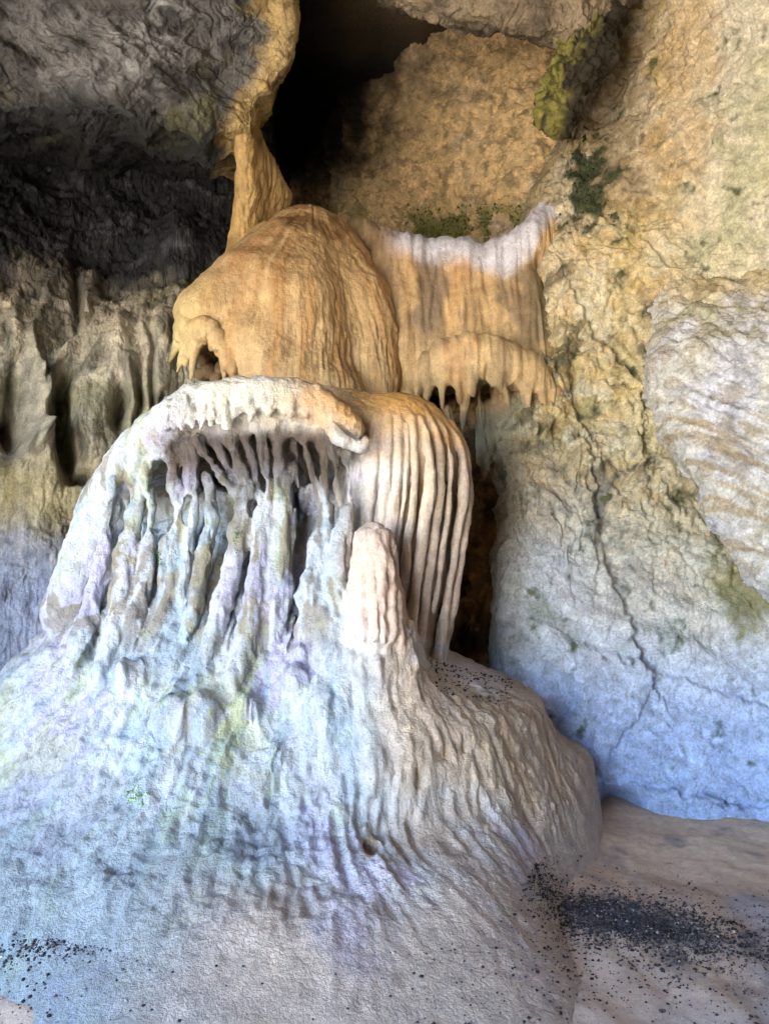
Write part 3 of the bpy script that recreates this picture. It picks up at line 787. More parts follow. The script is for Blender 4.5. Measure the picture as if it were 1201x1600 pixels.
    # lumps at the foot of the face
    for k, (px, py, Y, r) in enumerate([(195, 1050, 3.42, .05), (275, 1125, 3.30, .05), (318, 1118, 3.32, .055), (388, 1105, 3.34, .05), (455, 1070, 3.42, .06), (430, 1200, 3.24, .09), (505, 1120, 3.32, .06)]):
        c = W(px, py, Y)
        fld.ellipsoid(c, (r * .9, r, r * 1.4), 0.09, ('apron', 0))
    # curtain on the right with its blade-like folds
    cur = [(-0.07, 4.10, 0.85, .34), (-0.03, 4.10, 1.20, .36), (0.02, 4.08, 1.6, .375), (0.055, 4.06, 1.9, .38), (0.06, 4.08, 2.0, .37)]
    fld.chain(cur, 0.06, ('curtain', 0))
    C = np.array(cur)
    k = 0
    for phi, rr, pro in [(-44, .020, .4), (-36, .022, .5), (-29, .016, .4), (-22, .020, .5), (-14, .018, .5), (-6, .020, .6), (2, .018, .8), (9, .018, .9), (16, .020, 1.2), (24, .019, 1.5), (31, .015, 1.3), (38, .021, 1.7), (47, .020, 1.9), (57, .022, 2.0), (68, .021, 2.0), (80, .020, 1.8), (93, .022, 1.5), (106, .02, 1.2)]:
        zb = .9 if rng.random() < .65 else rng.uniform(1.1, 1.5); rr *= rng.lognormal(0, .22); pro *= rng.uniform(.7, 1.25)
        pts = []
        ph0 = phi + rng.normal() * 1.2
        for z_, out in [(2.27, -0.09), (2.19, -0.012), (2.05, .012), (1.85, .022), (1.5 if zb < 1.4 else 1.7, .026), (max(1.2, zb + .1), .026), (zb, .022)]:
            zc = min(z_, 2.0)
            cxx, cyy, rc = [float(np.interp(zc, C[:, 2], C[:, q])) for q in (0, 1, 3)]
            ring = rc if z_ <= 2.0 else math.sqrt(max(rc ** 2 - (z_ - 2.0) ** 2, 0.02))
            ph = math.radians(ph0 + rng.normal() * 0.5)
            ring += (out * pro if out > 0 else out) + rng.normal() * 0.002
            pts.append((cxx + ring * math.sin(ph), cyy - ring * math.cos(ph), z_, rr * (1.0 if z_ < 2 else 0.8)))
        fld.chain(knobby(pts, 18, .16, .003), 0.013, ('curtain_fold', k)); k += 1
    # stub standing in front of the curtain
    fld.chain([P(600, 1090, 3.60, .24), P(590, 1030, 3.52, .19), P(588, 990, 3.48, .14)], 0.22, ('apron', 0))
    fld.chain([P(588, 1000, 3.46, .135), P(588, 930, 3.47, .118), P(586, 880, 3.47, .108), P(584, 850, 3.48, .098)], 0.06, ('stalagmite', 0))
    for dx in (-33, -18, -4, 10, 23, 34):
        fld.chain([P(586 + dx * .7, 850 + abs(dx) * .4, 3.40 + (dx / 40) ** 2 * .07, .014), P(587 + dx, 920, 3.35 + (dx / 40) ** 2 * .09, .018), P(588 + dx * 1.1, 1000, 3.30 + (dx / 40) ** 2 * .1, .012)], 0.02, ('stalagmite', 0))
    # hollows behind the drips
    for px, py, Y, rx, rz in [(486, 830, 3.74, .035, .17), (252, 755, 3.78, .045, .13), (365, 800, 3.74, .02, .07), (185, 800, 3.86, .03, .1), (250, 820, 3.78, .03, .1), (400, 800, 3.76, .02, .08), (300, 800, 3.8, .02, .1), (462, 780, 3.8, .02, .12)]:
        fld.ellipsoid(W(px, py, Y), (rx, .12, rz), 0.03, None, cut=True)
    def hit(px, py):
        Ys = np.arange(2.3, 4.6, .01); p = np.array([W(px, py, y) for y in Ys]).astype(f4)
        d = body(p[:, 0], p[:, 1], p[:, 2])
        return p[np.nonzero(d < 0)[0][0]] if (d < 0).any() else p[-1]
    pockets = [(577, 1322, .034, .062), (690, 1180, .03, .03), (648, 1215, .02, .05), (720, 1170, .02, .03)]
    for a, b_, rx, rz in pockets:
        fld.ellipsoid(hit(a, b_) + np.array([.012, -.005, 0]), (rx, .036, rz), 0.025, None, cut=True)
    V, Q = fld.mesh()
    th = np.arctan2(V[:, 0] - AX, AY - V[:, 1]); rho = np.hypot(V[:, 0] - AX, V[:, 1] - AY)
    lab = fld.labels(V, (('apron', 0), body(V[:, 0].astype(f4), V[:, 1].astype(f4), V[:, 2].astype(f4)) - 0.004))
    N = normals_of(V, Q)
    px, py = pix(V)
    wr = 0.25 * np.stack([noise(V * 2.2, 601), noise(V * 2.2, 602)], 1)
    z = V[:, 2]
    # rills following the way the water runs
    R1 = np.stack([np.sin(th) * 9 + wr[:, 0] * 2.5, np.cos(th) * 9 + wr[:, 1] * 2.5, z * 1.1], 1)
    R2 = np.stack([np.sin(th) * 26 + wr[:, 0] * 5, np.cos(th) * 26 + wr[:, 1] * 5, z * 2.2], 1)
    is_ap = np.array([l[0] == 'apron' for l in lab]); is_cur = np.array([l[0] in ('curtain', 'curtain_fold') for l in lab])
    is_cap = np.array([l[0] == 'cap' for l in lab])
    am = np.where(is_ap, 0.25 + 0.5 * sst(-0.2, 0.4, noise(V * 1.1, 609)), np.where(is_cap, 0.25, 0.35)); am = np.where(is_cur, 0.12, am)
    is_ap_ = lambda l: is_ap
    D = am * (0.035 * fbm(R1, 3, 610) + 0.020 * ridged(R2, 2, 620) - 0.012) * (1 - .5 * sst(0.1, 0.5, V[:, 0]) * is_ap_(lab))
    D += 0.05 * fbm(V * np.array([2.2, 2.2, 1.6]), 3, 630) * is_ap
    D += 0.012 * fbm(V * np.array([26, 26, 3.5]) + wr[:, :1], 3, 634) * np.where(is_cur | is_cap, 0.3, 1)
    lowa = is_ap * sst(1.0, 0.7, z)
    D += 0.010 * fbm(V * 9, 4, 636, 0.65) * np.where(is_cur, 0.2, 1) * (1 - 0.6 * lowa)
    D += lowa * 0.010 * fbm(np.stack([np.sin(th) * 38 + wr[:, 0] * 9, np.cos(th) * 38 + wr[:, 1] * 9, z * 3.0], 1), 3, 638, .6)
    D += 0.005 * fbm(V * np.array([20, 20, 14]), 3, 640, 0.6) * np.where(is_cur, 0.5, 1)
    block = sst(0.15, 0.55, V[:, 0]) * sst(0.9, 0.75, z) * is_ap           # the fluted block on the right
    D += block * (0.014 * ridged(np.stack([np.sin(th) * 22 + wr[:, 0] * 6, np.cos(th) * 22 + wr[:, 1] * 6, z * 2.2], 1), 3, 650) - 0.008 + 0.014 * fbm(V * np.array([12, 12, 9]), 4, 655, .65))
    face = sst(2.1, 1.9, z) * sst(0.75, 1.05, z) * is_ap * sst(0.1, -0.1, V[:, 0])
    D += face * (0.03 * ridged(np.stack([V[:, 0] * 9 + wr[:, 0] * 2, V[:, 1] * 4, z * 1.3], 1), 2, 660) - 0.02)
    D *= 1 - 0.45 * is_ap * sst(-0.05, 0.25, V[:, 0]) * sst(1.0, 0.85, z)
    D += 0.006 * fbm(V * np.array([24, 24, 18]), 4, 657, .65) * block
    D *= 0.25 + 0.75 * sst(0.08, 0.32, z)
    V2 = V + N * D[:, None]
    N2 = normals_of(V2, Q)
    # colour: calcite, iron stain, algae, painted sky blue and shade
    n1, n2, n3 = fbm(V * 1.8, 4, 670), fbm(V * 5, 4, 671), fbm(V * 14, 4, 672)
    fl = fbm(R1 * 0.6, 4, 673); fl2 = fbm(R2 * 0.6, 3, 674)
    gr = 0.28 * n3 + 0.22 * fbm(V * 34, 3, 677)
    pale, lav, tan, org = lin((196, 202, 210)), lin((186, 178, 218)), lin((204, 178, 150)), lin((206, 152, 84))
    col = np.tile(pale, (len(V), 1))
    col = mixc(col, lav, 0.6 * sst(0.0, 0.4, n1 + gr))
    col = mixc(col, lin((142, 168, 190)), 0.55 * sst(0.0, 0.4, -n1 * .6 + 0.7 * fl2 + gr) * sst(690, 780, py) * sst(620, 500, px + 60 * n1))  # sky reflected on the wet film, painted as bluish patches
    col = mixc(col, lin((170, 182, 140)), 0.62 * sst(0.12, 0.42, n2 * 0.4 + fl * 0.6 + 0.3 * fl2 + gr) * sst(620, 480, px))
    col = mixc(col, lin((190, 190, 140)), 0.5 * sst(0.2, 0.5, fbm(V * 3, 3, 676) + gr) * sst(1000, 1100, py) * sst(480, 380, px))
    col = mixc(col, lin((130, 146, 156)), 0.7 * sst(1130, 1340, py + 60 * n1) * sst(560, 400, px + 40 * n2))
    brown = sst(0.08, 0.24, fl2 * 0.7 + n2 * 0.5 + 0.6 * gr) * sst(650, 700, py) * sst(1060, 960, py) * sst(560, 520, px)
    col = mixc(col, lin((132, 112, 88)), 0.65 * brown)
    for a, b_, rx, rz in pockets:  # brown of shadowed faces painted round the pockets
        col = mixc(col, lin((150, 112, 70)), 0.85 * sst(1.15, .7, np.hypot((px - a - 3) / (rx * 330), (py - b_) / (rz * 330)) + .5 * n3))
    col = mixc(col, lin((212, 202, 186)), 0.75 * sst(700, 650, py + 20 * n2) * sst(230, 330, px + 40 * n1))
    # warm iron-stained side
    wm = sst(500, 640, px + 60 * n1) * sst(1400, 1180, py + 80 * n2 - 0.25 * (px - 700))
    col = mixc(col, tan, 0.85 * wm)
    col = mixc(col, lin((178, 150, 118)), 0.6 * block * sst(0, 0.4, fl2 + 0.3 * n2))
    om = sst(360, 560, px + 50 * n1 + 30 * n3) * sst(720, 610, py - 0.10 * np.maximum(px - 560, 0) + 30 * n2)
    col = mixc(col, org, 0.95 * om)
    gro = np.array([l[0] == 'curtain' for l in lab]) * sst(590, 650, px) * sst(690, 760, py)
    col = mixc(col, lin((120, 86, 54)), 0.9 * gro)  # brown stain between the folds, darkened to paint in groove shade
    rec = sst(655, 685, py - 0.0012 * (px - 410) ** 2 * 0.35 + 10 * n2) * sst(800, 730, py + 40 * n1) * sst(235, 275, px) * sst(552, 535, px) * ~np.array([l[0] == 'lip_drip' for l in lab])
    col = mixc(col, lin((80, 64, 49)), 0.92 * rec)  # shade under the lip painted over the dry brown column tops
    is_st = np.array([l[0] == 'stalagmite' for l in lab])
    col = mixc(col, lin((206, 176, 160)), 0.85 * np.exp(-((px - 588) / 52) ** 4 - ((py - 905) / 105) ** 4) * sst(3.75, 3.6, V[:, 1]))
    col = mixc(col, lin((216, 194, 180)), 0.5 * is_cur * sst(760, 900, py))
    col = mixc(col, lin((214, 208, 216)), 0.7 * sst(625, 650, px) * sst(800, 770, px) * sst(34, 18, np.abs(py - 1012 - (px - 640) * .36)) )
    foot = sst(0.40, 0.14, z + 0.14 * n1 + 0.06 * n2)
    col = mixc(col, lin((202, 182, 168)), 0.92 * foot * sst(150, 400, px + 60 * n1 + .3 * (py - 1450)))
    col *= (1 + 0.16 * n3 + 0.10 * n2)[:, None]
    col = np.clip(col, 0.02, 0.9)
    o = link('flowstone_mound', None, None, (AX, AY, 0))
    thing(o, 'large pale flowstone mound with drip columns, fluted curtain and spreading apron on cave floor', 'flowstone')
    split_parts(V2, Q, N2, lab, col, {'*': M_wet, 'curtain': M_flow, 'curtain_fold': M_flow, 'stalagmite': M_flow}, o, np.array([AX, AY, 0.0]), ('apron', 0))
    return V2, N2
MV, MN = build_mound()

# ------------------------------------------------------------------ upper flowstone: orange dome and the sheet beside it
def rills(V, c, freq, s, zf=1.2):
    th = np.arctan2(V[:, 0] - c[0], c[1] - V[:, 1])
    wr = 0.25 * np.stack([noise(V * 2.0, s + 1), noise(V * 2.0, s + 2)], 1)
    return np.stack([np.sin(th) * freq + wr[:, 0] * freq * .2, np.cos(th) * freq + wr[:, 1] * freq * .2, V[:, 2] * zf], 1)

def build_dome():
    fld = Field((-1.75, 4.2, 2.1), (0.3, 6.4, 4.35), 0.012)
    def P(px, py, Y, r): return (*W(px, py, Y), r)
    fld.chain([P(470, 388, 5.65, .31), P(466, 430, 5.45, .37), P(455, 490, 5.25, .44), P(465, 570, 5.2, .42), P(470, 640, 5.2, .40)], 0.2, ('dome', 0))
    fld.chain([P(420, 400, 5.45, .20), P(385, 450, 5.2, .30), P(335, 495, 5.05, .24), P(306, 522, 4.97, .13)], 0.2, ('dome', 0))
    fld.chain([P(505, 395, 5.7, .28), P(540, 425, 5.58, .24), P(562, 470, 5.4, .24), P(580, 550, 5.25, .20), P(588, 640, 5.2, .16)], 0.15, ('dome', 0))
    fld.chain([P(395, 545, 4.92, .20), P(430, 600, 4.92, .22), P(510, 620, 4.95, .22)], 0.15, ('dome', 0))
    fld.ellipsoid(W(328, 580, 4.85), (.105, .42, .25), 0.03, None, cut=True)
    for q in [(318, 560, 5.12, .035), (332, 548, 5.14, .03), (345, 575, 5.1, .03), (326, 580, 5.15, .04), (338, 592, 5.1, .03), (312, 585, 5.14, .03)]:
        fld.ellipsoid(W(*q[:3]), (q[3], q[3], q[3] * 1.3), 0.03, ('dome', 0))
    k = 0
    for a, b_, Y, r in [((292, 505), (265, 566), 4.92, .045), ((298, 515), (277, 582), 4.89, .042), ((302, 520), (290, 572), 4.86, .034), ((306, 520), (299, 592), 4.84, .030), ((312, 510), (311, 536), 4.80, .024), ((322, 508), (321, 530), 4.79, .022), ((332, 512), (333, 546), 4.78, .022), ((342, 525), (343, 552), 4.78, .024), ((350, 540), (352, 578), 4.78, .026), ((360, 555), (364, 596), 4.78, .03)]:
        m_ = ((a[0] * .45 + b_[0] * .55), (a[1] * .45 + b_[1] * .55))
        fld.chain([P(*a, Y, r), P(*m_, Y - .02, r * .75), P(*b_, Y + .02, .006)], 0.04, ('fringe_drip', k)); k += 1
    for a, b_ in [((350, 575), (352, 602))]:
        fld.chain([P(*a, 4.86, .014), P(*b_, 4.90, .009)], 0.015, ('fringe_drip', k)); k += 1
    V, Q = fld.mesh()
    lab = fld.labels(V, (('dome', 0), np.full(len(V), 0.5)))
    N = normals_of(V, Q)
    c = (-0.55, 5.6)
    up = np.abs(N[:, 2])
    px, py = pix(V)
    lr = sst(360, 520, px) * sst(400, 540, py)
    D = 0.009 * fbm(rills(V, c, 8, 700, 1.5), 3, 705) + 0.010 * lr * (ridged(rills(V, c, 40, 720, 1.5), 2, 725) - 1) + 0.035 * fbm(V * 2.0, 3, 730) + 0.005 * fbm(V * np.array([26, 26, 16]), 4, 735, .65)
    px, py = pix(V)
    D += 0.009 * (ridged(rills(V, c, 26, 740, 0.6), 2, 745) - 0.8) * sst(400, 560, px) * sst(430, 540, py)
    V2 = V + N * D[:, None]; N2 = normals_of(V2, Q)
    n1, n2, n3 = fbm(V * 2, 4, 750), fbm(V * 6, 4, 751), fbm(V * 16, 3, 752)
    fl = fbm(rills(V, c, 9, 760, .8), 4, 765)
    col = np.tile(lin((182, 152, 114)), (len(V), 1))
    col = mixc(col, lin((176, 134, 88)), 0.7 * sst(0.0, 0.5, fl))
    col = mixc(col, lin((204, 172, 128)), 0.7 * sst(0.0, 0.5, -fl + 0.3 * n1))
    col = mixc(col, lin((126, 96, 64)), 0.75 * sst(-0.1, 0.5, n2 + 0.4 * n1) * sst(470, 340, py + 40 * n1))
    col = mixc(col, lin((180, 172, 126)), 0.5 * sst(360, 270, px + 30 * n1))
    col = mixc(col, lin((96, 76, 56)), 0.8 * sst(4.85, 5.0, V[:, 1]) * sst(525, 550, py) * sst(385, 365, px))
    col = mixc(col, lin((60, 48, 36)), 0.6 * sst(0.75, 0.95, n3 + 0.3 * n2))
    col *= (1 + 0.16 * n3)[:, None]
    b = np.array([-0.62, 5.35, 2.2])
    o = link('flowstone_dome', None, None, b)
    thing(o, 'rounded orange flowstone dome with ragged fringed hollow, bulging above the pale mound', 'flowstone')
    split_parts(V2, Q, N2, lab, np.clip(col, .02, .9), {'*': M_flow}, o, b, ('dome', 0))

    # sheet flowing from the saddle down to a fringed bulge
    fld = Field((-0.35, 4.3, 1.85), (1.5, 6.6, 4.2), 0.012)
    fld.chain([P(560, 372, 5.9, .16), P(620, 400, 5.7, .16), P(700, 424, 5.65, .20), P(770, 424, 5.6, .20), P(835, 380, 5.5, .17), P(856, 345, 5.6, .15)], 0.12, ('sheet', 0))
    for x_ in (600, 650, 700, 750, 800, 838):
        bk = .22 if x_ > 820 else 0
        fld.chain([P(x_, 430, 5.68 + bk, .22), P(x_, 500, 5.55 + bk, .26), P(x_ + 5, 560, 5.45 + bk, .26)], 0.15, ('sheet', 0))
    fld.chain([P(662, 588, 5.10, .13), P(700, 566, 5.0, .17), P(760, 560, 4.97, .175), P(820, 580, 4.98, .14), P(860, 612, 5.02, .08)], 0.05, ('bulge', 0))
    fld.chain([P(815, 460, 5.5, .16), P(818, 510, 5.38, .20), P(830, 560, 5.28, .18)], 0.12, ('sheet', 0))
    fld.chain([P(625, 560, 5.35, .16), P(630, 640, 5.35, .14), P(650, 700, 5.4, .14)], 0.1, ('sheet', 0))
    k = 0
    for pts in [[(655, 590, 5.12), (652, 612, 5.13), (650, 632, 5.16)], [(672, 592, 5.05), (668, 620, 5.06), (662, 650, 5.12)], [(690, 590, 5.0), (690, 625, 5.02), (694, 655, 5.05)], [(705, 590, 4.98), (712, 612, 4.98), (716, 630, 5.0)],
                [(735, 585, 4.96), (738, 602, 4.96), (738, 622, 4.98)], [(752, 585, 4.95), (760, 598, 4.96), (768, 612, 4.97)], [(722, 590, 5.0), (724, 640, 5.04), (722, 690, 5.1)], [(745, 600, 5.08), (752, 660, 5.12), (762, 710, 5.15)],
                [(775, 595, 4.98), (790, 620, 5.0), (800, 660, 5.05), (812, 720, 5.08)], [(800, 590, 4.98), (815, 610, 5.0), (818, 640, 5.04)], [(826, 600, 5.0), (826, 640, 5.02), (812, 680, 5.06), (800, 760, 5.06)], [(845, 605, 5.02), (850, 640, 5.04), (848, 690, 5.08)], [(864, 615, 5.05), (866, 640, 5.08), (862, 660, 5.1)]]:
        rr_ = [.040, .022, .009, .006]
        fld.chain([P(a, b_ - 4, Y - .08, rr_[i] * (1 + .25 * math.sin(a * 3.1))) for i, (a, b_, Y) in enumerate(pts)], 0.045, ('fringe_drip', k)); k += 1
    for pts in [[(700, 640, 5.25, .05), (715, 720, 5.28, .06), (720, 800, 5.3, .05)], [(755, 640, 5.25, .07), (758, 720, 5.25, .09), (762, 800, 5.3, .05)], [(790, 600, 5.25, .12), (800, 700, 5.2, .10), (805, 800, 5.1, .05)], [(845, 600, 5.2, .12), (840, 700, 5.12, .1)]]:
        fld.chain([P(*q) for q in pts], 0.05, ('sheet', 0))
    V, Q = fld.mesh()
    lab = fld.labels(V, (('sheet', 0), np.full(len(V), 0.5)))
    N = normals_of(V, Q)
    S = np.stack([V[:, 0] * 6, V[:, 1] * 2, V[:, 2] * .8], 1)
    D = 0.03 * fbm(S, 3, 800) + 0.014 * (ridged(S * np.array([2.6, 2, 1.2]), 2, 805) - .8) + 0.004 * fbm(V * 20, 3, 810)
    V2 = V + N * D[:, None]; N2 = normals_of(V2, Q)
    px, py = pix(V)
    n1, n2, n3 = fbm(V * 2, 4, 850), fbm(V * 6, 4, 851), fbm(V * 16, 3, 852)
    vs = fbm(S * 1.3, 4, 853)
    col = np.tile(lin((200, 168, 126)), (len(V), 1))
    col = mixc(col, lin((190, 148, 104)), 0.7 * sst(0, .5, vs))
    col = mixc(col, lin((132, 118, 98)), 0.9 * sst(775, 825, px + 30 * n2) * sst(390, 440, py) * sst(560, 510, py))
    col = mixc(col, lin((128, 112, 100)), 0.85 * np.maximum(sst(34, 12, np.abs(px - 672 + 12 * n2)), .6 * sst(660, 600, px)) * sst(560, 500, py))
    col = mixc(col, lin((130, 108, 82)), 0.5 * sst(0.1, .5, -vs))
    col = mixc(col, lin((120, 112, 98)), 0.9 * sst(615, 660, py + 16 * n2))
    col = mixc(col, lin((196, 178, 140)), 0.5 * sst(640, 690, py) * sst(0, .4, vs))
    rim = sst(34, 0, py - np.interp(px, [560, 620, 700, 780, 830, 860], [355, 374, 388, 392, 360, 300]) - 10 * n2 - 22 * sst(680, 800, px))
    col = mixc(col, lin((206, 206, 222)), 0.95 * rim * sst(590, 640, px))
    col *= (1 + 0.16 * n3)[:, None]
    b = np.array([0.6, 5.4, 2.0])
    o = link('flowstone_sheet', None, None, b)
    thing(o, 'tan flowstone sheet below the white-rimmed saddle, ending in a bulge fringed with drips', 'flowstone')
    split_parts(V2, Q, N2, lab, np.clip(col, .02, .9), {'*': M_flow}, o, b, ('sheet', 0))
build_dome()

# ------------------------------------------------------------------ leaning boulder, hanging rock, drape
def simple_rock(name, fld, disp, colf, mat, origin, label, cat):
    V, Q = fld.mesh()
    N = normals_of(V, Q)
    V2 = V + N * disp(V, N)[:, None]
    col = np.clip(colf(V, N), .012, .9)
    o = link(name, make_mesh(name, V2 - origin, Q, col, mat), None, origin)
    thing(o, label, cat)

def P4(px, py, Y, r): return (*W(px, py, Y), r)
fld = Field((1.2, 3.0, 0.9), (3.2, 5.2, 3.9), 0.013)
fld.chain([P4(1105, 400, 5.45, .20), P4(1075, 500, 5.02, .28), P4(1090, 590, 4.62, .30), P4(1136, 690, 4.42, .30), P4(1200, 790, 4.26, .28), P4(1272, 890, 4.12, .26)], 0.3, 0)
fld.chain([P4(1160, 400, 5.6, .3), P4(1170, 520, 4.92, .38), P4(1220, 640, 4.45, .42), P4(1320, 780, 4.2, .42)], 0.3, 0)
fld.chain([P4(1260, 380, 5.5, .4), P4(1290, 540, 4.72, .5), P4(1380, 700, 4.2, .5)], 0.3, 0)
def bd(V, N):
    q = np.stack([V[:, 0] * .9 + V[:, 2] * .5, V[:, 1], V[:, 2] * 4.2 + V[:, 0] * 3.0], 1) + .45 * fbm(V * 1.7, 3, 903)[:, None]
    return rock_disp(V, .9, 900, .8) + 0.026 * ridged(q * np.array([1, 1, 1.6]), 4, 905, .6) * (.35 + .65 * sst(560, 650, pix(V)[1])) - .03
def bc(V, N):
    px, py = pix(V)
    n1, n2, n3 = fbm(V * 2, 4, 910), fbm(V * 5, 4, 911), fbm(V * 14, 4, 912)
    q = fbm(np.stack([V[:, 0] * .9 + V[:, 2] * .5, V[:, 1], V[:, 2] * 4.2 + V[:, 0] * 3.0], 1) * np.array([1.5, 1.5, 4.0]), 4, 913, .6)
    col = np.tile(lin((204, 200, 196)), (len(V), 1))
    col = mixc(col, lin((206, 204, 216)), .8 * sst(0, .4, n1))
    col = mixc(col, lin((170, 148, 116)), .8 * sst(0, .4, q) * sst(600, 660, py))
    col = mixc(col, lin((190, 196, 150)), .5 * sst(.1, .5, n2) * sst(560, 480, py))
    col = mixc(col, lin((180, 152, 98)), .6 * sst(.2, .5, n2 + .3 * n3) * sst(470, 430, py))
    col = mixc(col, lin((198, 180, 140)), .9 * sst(480, 405, py + 40 * n1 + 20 * n2 - .15 * (px - 1080)))
    col = mixc(col, lin((150, 136, 112)), .6 * sst(.1, .4, n2 + .5 * n3 + .3 * q))
    return col * (1 + .2 * n3)[:, None]
simple_rock('boulder', fld, bd, bc, M_lime, np.array([2.2, 4.3, 1.2]), 'pale grey boulder with slanting strata, bulging from the cave wall beneath a yellowish face', 'boulder')

fld = Field((1.0, 4.5, 4.1), (1.9, 5.8, 5.5), 0.012)
fld.chain([P4(872, 185, 5.15, .10), P4(876, 150, 5.15, .15), P4(895, 110, 5.15, .16), P4(915, 70, 5.2, .17), P4(930, 20, 5.25, .2)], 0.08, 0)
fld.chain([P4(850, 170, 5.15, .06), P4(860, 140, 5.12, .09), P4(880, 100, 5.12, .1)], 0.08, 0)
def hd(V, N): return rock_disp(V * 1.6, .9, 950, 1.8) + .04 * fbm(V * 7, 3, 955)
def hc(V, N):
    n2, n3 = fbm(V * 5, 4, 961), fbm(V * 15, 4, 962)
    col = np.tile(lin((58, 52, 40)), (len(V), 1))
    col = mixc(col, lin((140, 134, 70)), .9 * sst(-.3, .3, n2 + .4 * n3) * sst(.45, -.2, N[:, 0]))  # mossy olive kept to the left side, painting in its lit face
    return col * (1 + .3 * n3)[:, None]
simple_rock('hanging_rock', fld, hd, hc, M_lime, np.array([1.35, 5.15, 5.0]), 'knobbly mossy dark rock hanging from the ceiling beside the chamber', 'rock')

fld = Field((-1.4, 4.8, 3.2), (-0.4, 6.6, 5.0), 0.012)
for k in range(7):
    f = k / 6
    fld.chain([P4(380 + 12 * f, 205, 5.1 + .25 * f, .05), P4(382 + 36 * f, 260, 5.2 + .3 * f, .06), P4(382 + 62 * f, 310, 5.3 + .4 * f, .075), P4(378 + 60 * f, 345, 5.35 + .4 * f, .08), P4(372 + 45 * f, 400, 5.4 + .4 * f, .09)], 0.06, 0)
def dd(V, N): return .02 * fbm(V * np.array([9, 9, 2]), 3, 970) + .012 * ridged(V * np.array([24, 24, 3]), 2, 972) - .01
def dc(V, N):
    n2, n3 = fbm(V * 4, 4, 981), fbm(V * 15, 4, 982)
    col = np.tile(lin((184, 154, 104)), (len(V), 1))
    col = mixc(col, lin((142, 116, 76)), .8 * sst(0, .5, n2))
    return col * (1 + .18 * n3)[:, None]
simple_rock('flowstone_drape', fld, dd, dc, M_flow, np.array([-0.95, 5.45, 3.3]), 'narrow ochre flowstone drape joining the ceiling overhang to the orange dome', 'flowstone')

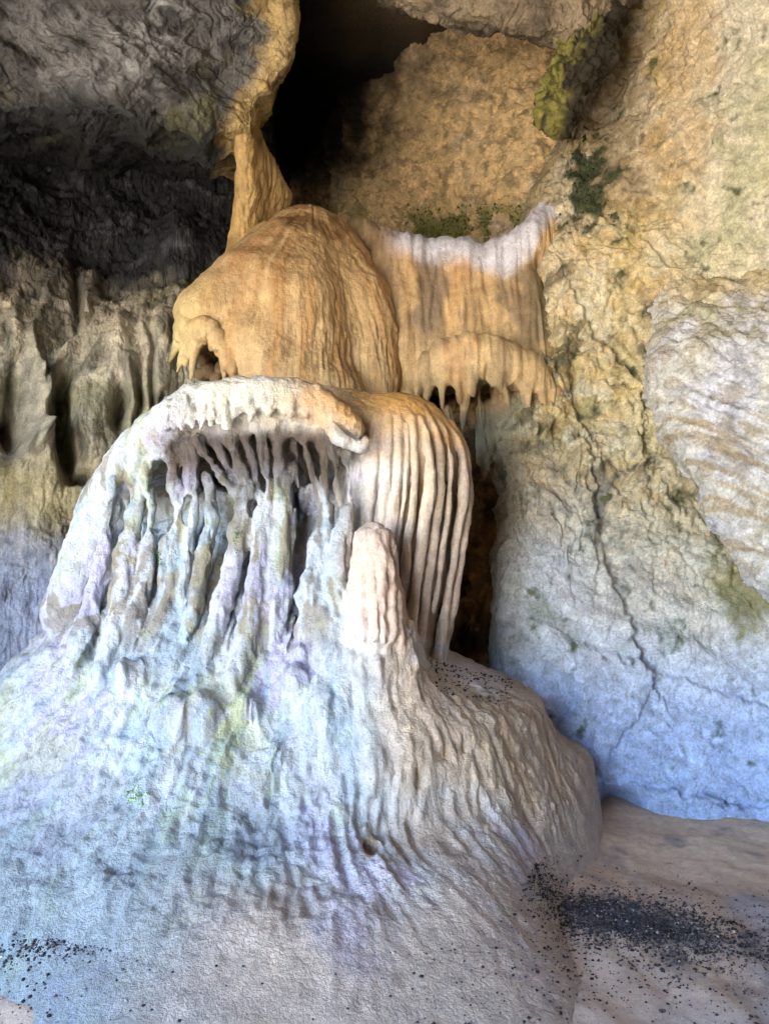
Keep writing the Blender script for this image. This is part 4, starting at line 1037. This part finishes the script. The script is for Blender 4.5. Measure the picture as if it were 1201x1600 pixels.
# ------------------------------------------------------------------ gravel
def build_gravel():
    rng = np.random.default_rng(11)
    pts = []
    def scatter(n, cx, cy, sx, sy, rot, size):
        a = rng.normal(size=(n, 2)) * (sx, sy)
        c, s = math.cos(rot), math.sin(rot)
        x = cx + a[:, 0] * c - a[:, 1] * s; y = cy + a[:, 0] * s + a[:, 1] * c
        pts.append(np.stack([x, y, np.full(n, size)], 1))
    scatter(9000, .95, 3.06, .27, .12, -.38, .0038)
    scatter(1800, 1.05, 3.0, .5, .28, -.3, .0036)
    scatter(700, .4, 2.75, .45, .18, -.1, .004)
    scatter(350, 0.9, 2.5, .5, .25, 0, .0038)
    scatter(250, .3, 2.5, .3, .2, 0, .0038)
    scatter(900, -1.15, 2.64, .24, .03, -.12, .0042)
    scatter(300, -1.2, 2.5, .3, .1, 0, .004)
    A = np.concatenate(pts)
    z = floor_z(A[:, 0], A[:, 1])
    base = np.stack([A[:, 0], A[:, 1], z], 1)
    keep = np.ones(len(base), bool)
    # height of the mound's foot under each grain: local tangent plane on a 4 cm grid
    lowm = (MV[:, 2] < 0.5) & (MN[:, 2] > 0.15)
    m, mn = MV[lowm], MN[lowm]
    def key(p): return (np.floor((p[:, 0] + 5) / .04).astype(int) * 1000 + np.floor(p[:, 1] / .04).astype(int))
    km = key(m); cnt = np.maximum(np.bincount(km, minlength=400000), 1e-9)
    cen = np.stack([np.bincount(km, m[:, a], 400000) / cnt for a in range(3)], 1)
    nor = np.stack([np.bincount(km, mn[:, a], 400000) / cnt for a in range(3)], 1)
    kb = key(base); c_, n_ = cen[kb], nor[kb]
    top = c_[:, 2] - (n_[:, 0] * (base[:, 0] - c_[:, 0]) + n_[:, 1] * (base[:, 1] - c_[:, 1])) / np.maximum(n_[:, 2], .2)
    top = np.where(cnt[kb] > .5, top, -9)
    base[:, 2] = np.maximum(base[:, 2], top)
    keep = base[:, 2] < 0.15
    base, size = base[keep], A[keep, 2]
    # grains lodged on the ledge of the mound
    px, py = pix(MV)
    up = np.nonzero((MN[:, 2] > 0.55) & (px > 625) & (px < 800) & (np.abs(py - (1045 + (px - 640) * 0.26)) < 24))[0]
    if len(up):
        s = rng.choice(up, 500)
        base = np.concatenate([base, MV[s]]); size = np.concatenate([size, np.full(len(s), .006)])
    n = len(base)
    oct_ = np.array([[1, 0, 0], [-1, 0, 0], [0, 1, 0], [0, -1, 0], [0, 0, 1], [0, 0, -1]], float)
    T = np.array([[0, 2, 4], [2, 1, 4], [1, 3, 4], [3, 0, 4], [2, 0, 5], [1, 2, 5], [3, 1, 5], [0, 3, 5]])
    sz = np.minimum(size[:, None, None] * rng.lognormal(-.15, .5, (n, 1, 1)), .0095)
    v = oct_[None] * (0.6 + 0.8 * rng.random((n, 6, 1))) * sz
    ang = rng.random(n) * 6.28; c, s = np.cos(ang), np.sin(ang)
    x = v[..., 0] * c[:, None] - v[..., 1] * s[:, None]; y = v[..., 0] * s[:, None] + v[..., 1] * c[:, None]
    v = np.stack([x, y, v[..., 2] * .7], -1) + base[:, None, :] + np.array([0, 0, .001])
    V = v.reshape(-1, 3)
    Q = (T[None] + 6 * np.arange(n)[:, None, None]).reshape(-1, 3)
    g = rng.random(n)
    c0 = np.where((g > .97)[:, None], lin((190, 186, 180)), lin((64, 63, 70)) * (0.5 + 1.6 * rng.random((n, 1)) ** 2))
    col = np.repeat(c0, 6, 0)
    o = link('gravel', make_mesh('gravel', V, Q, col, M_sand))
    thing(o, 'dark loose gravel strewn over the sandy cave floor', 'gravel'); o['kind'] = 'stuff'
build_gravel()

# ------------------------------------------------------------------ moss
def build_moss():
    rng = np.random.default_rng(23)
    px, py = pix(MV)
    nz = fbm(MV * 12, 3, 990)
    for cx, cy, rx, ry, n, c in [(245, 872, 7, 18, 110, (112, 140, 92)), (370, 850, 5, 22, 100, (108, 136, 88)), (215, 1244, 18, 12, 90, (150, 178, 130))]:
        m = np.nonzero((((px - cx) / rx) ** 2 + ((py - cy) / ry) ** 2 + 1.2 * nz < 1) & (MN[:, 1] < 0))[0]
        if len(m): MOSS.append((MV, MN, m, n, c, .0045))
    Vs, Ts, Cs = [], [], []; off = 0
    T = np.array([[0, 1, 3], [1, 2, 3], [2, 0, 3], [1, 0, 4], [2, 1, 4], [0, 2, 4]])
    for V, N, sel, n, c, size in MOSS:
        if len(sel) == 0: continue
        i = rng.choice(sel, n)
        p = V[i] + rng.normal(size=(n, 3)) * .004; nn = N[i] + rng.normal(size=(n, 3)) * .5 + np.array([0, 0, .3])
        nn /= np.linalg.norm(nn, axis=1, keepdims=True)
        a = np.cross(nn, rng.normal(size=(n, 3))); a /= np.linalg.norm(a, axis=1, keepdims=True); b = np.cross(nn, a)
        sz = (size * rng.lognormal(0, .4, n))[:, None]
        v = np.stack([p + a * sz, p - a * sz * .5 + b * sz * .85, p - a * sz * .5 - b * sz * .85, p + nn * sz * 1.5, p - nn * sz * .6], 1)
        Vs.append(v.reshape(-1, 3)); Ts.append((T[None] + 5 * np.arange(n)[:, None, None]).reshape(-1, 3) + off); off += 5 * n
        Cs.append(np.repeat(lin(c)[None] * rng.uniform(.5, 1.5, (n, 1)), 5, 0))
    o = link('moss', make_mesh('moss', np.concatenate(Vs), np.concatenate(Ts), np.concatenate(Cs), M_sand))
    thing(o, 'small green moss tufts clinging to damp patches of cave rock', 'moss'); o['kind'] = 'stuff'
build_moss()
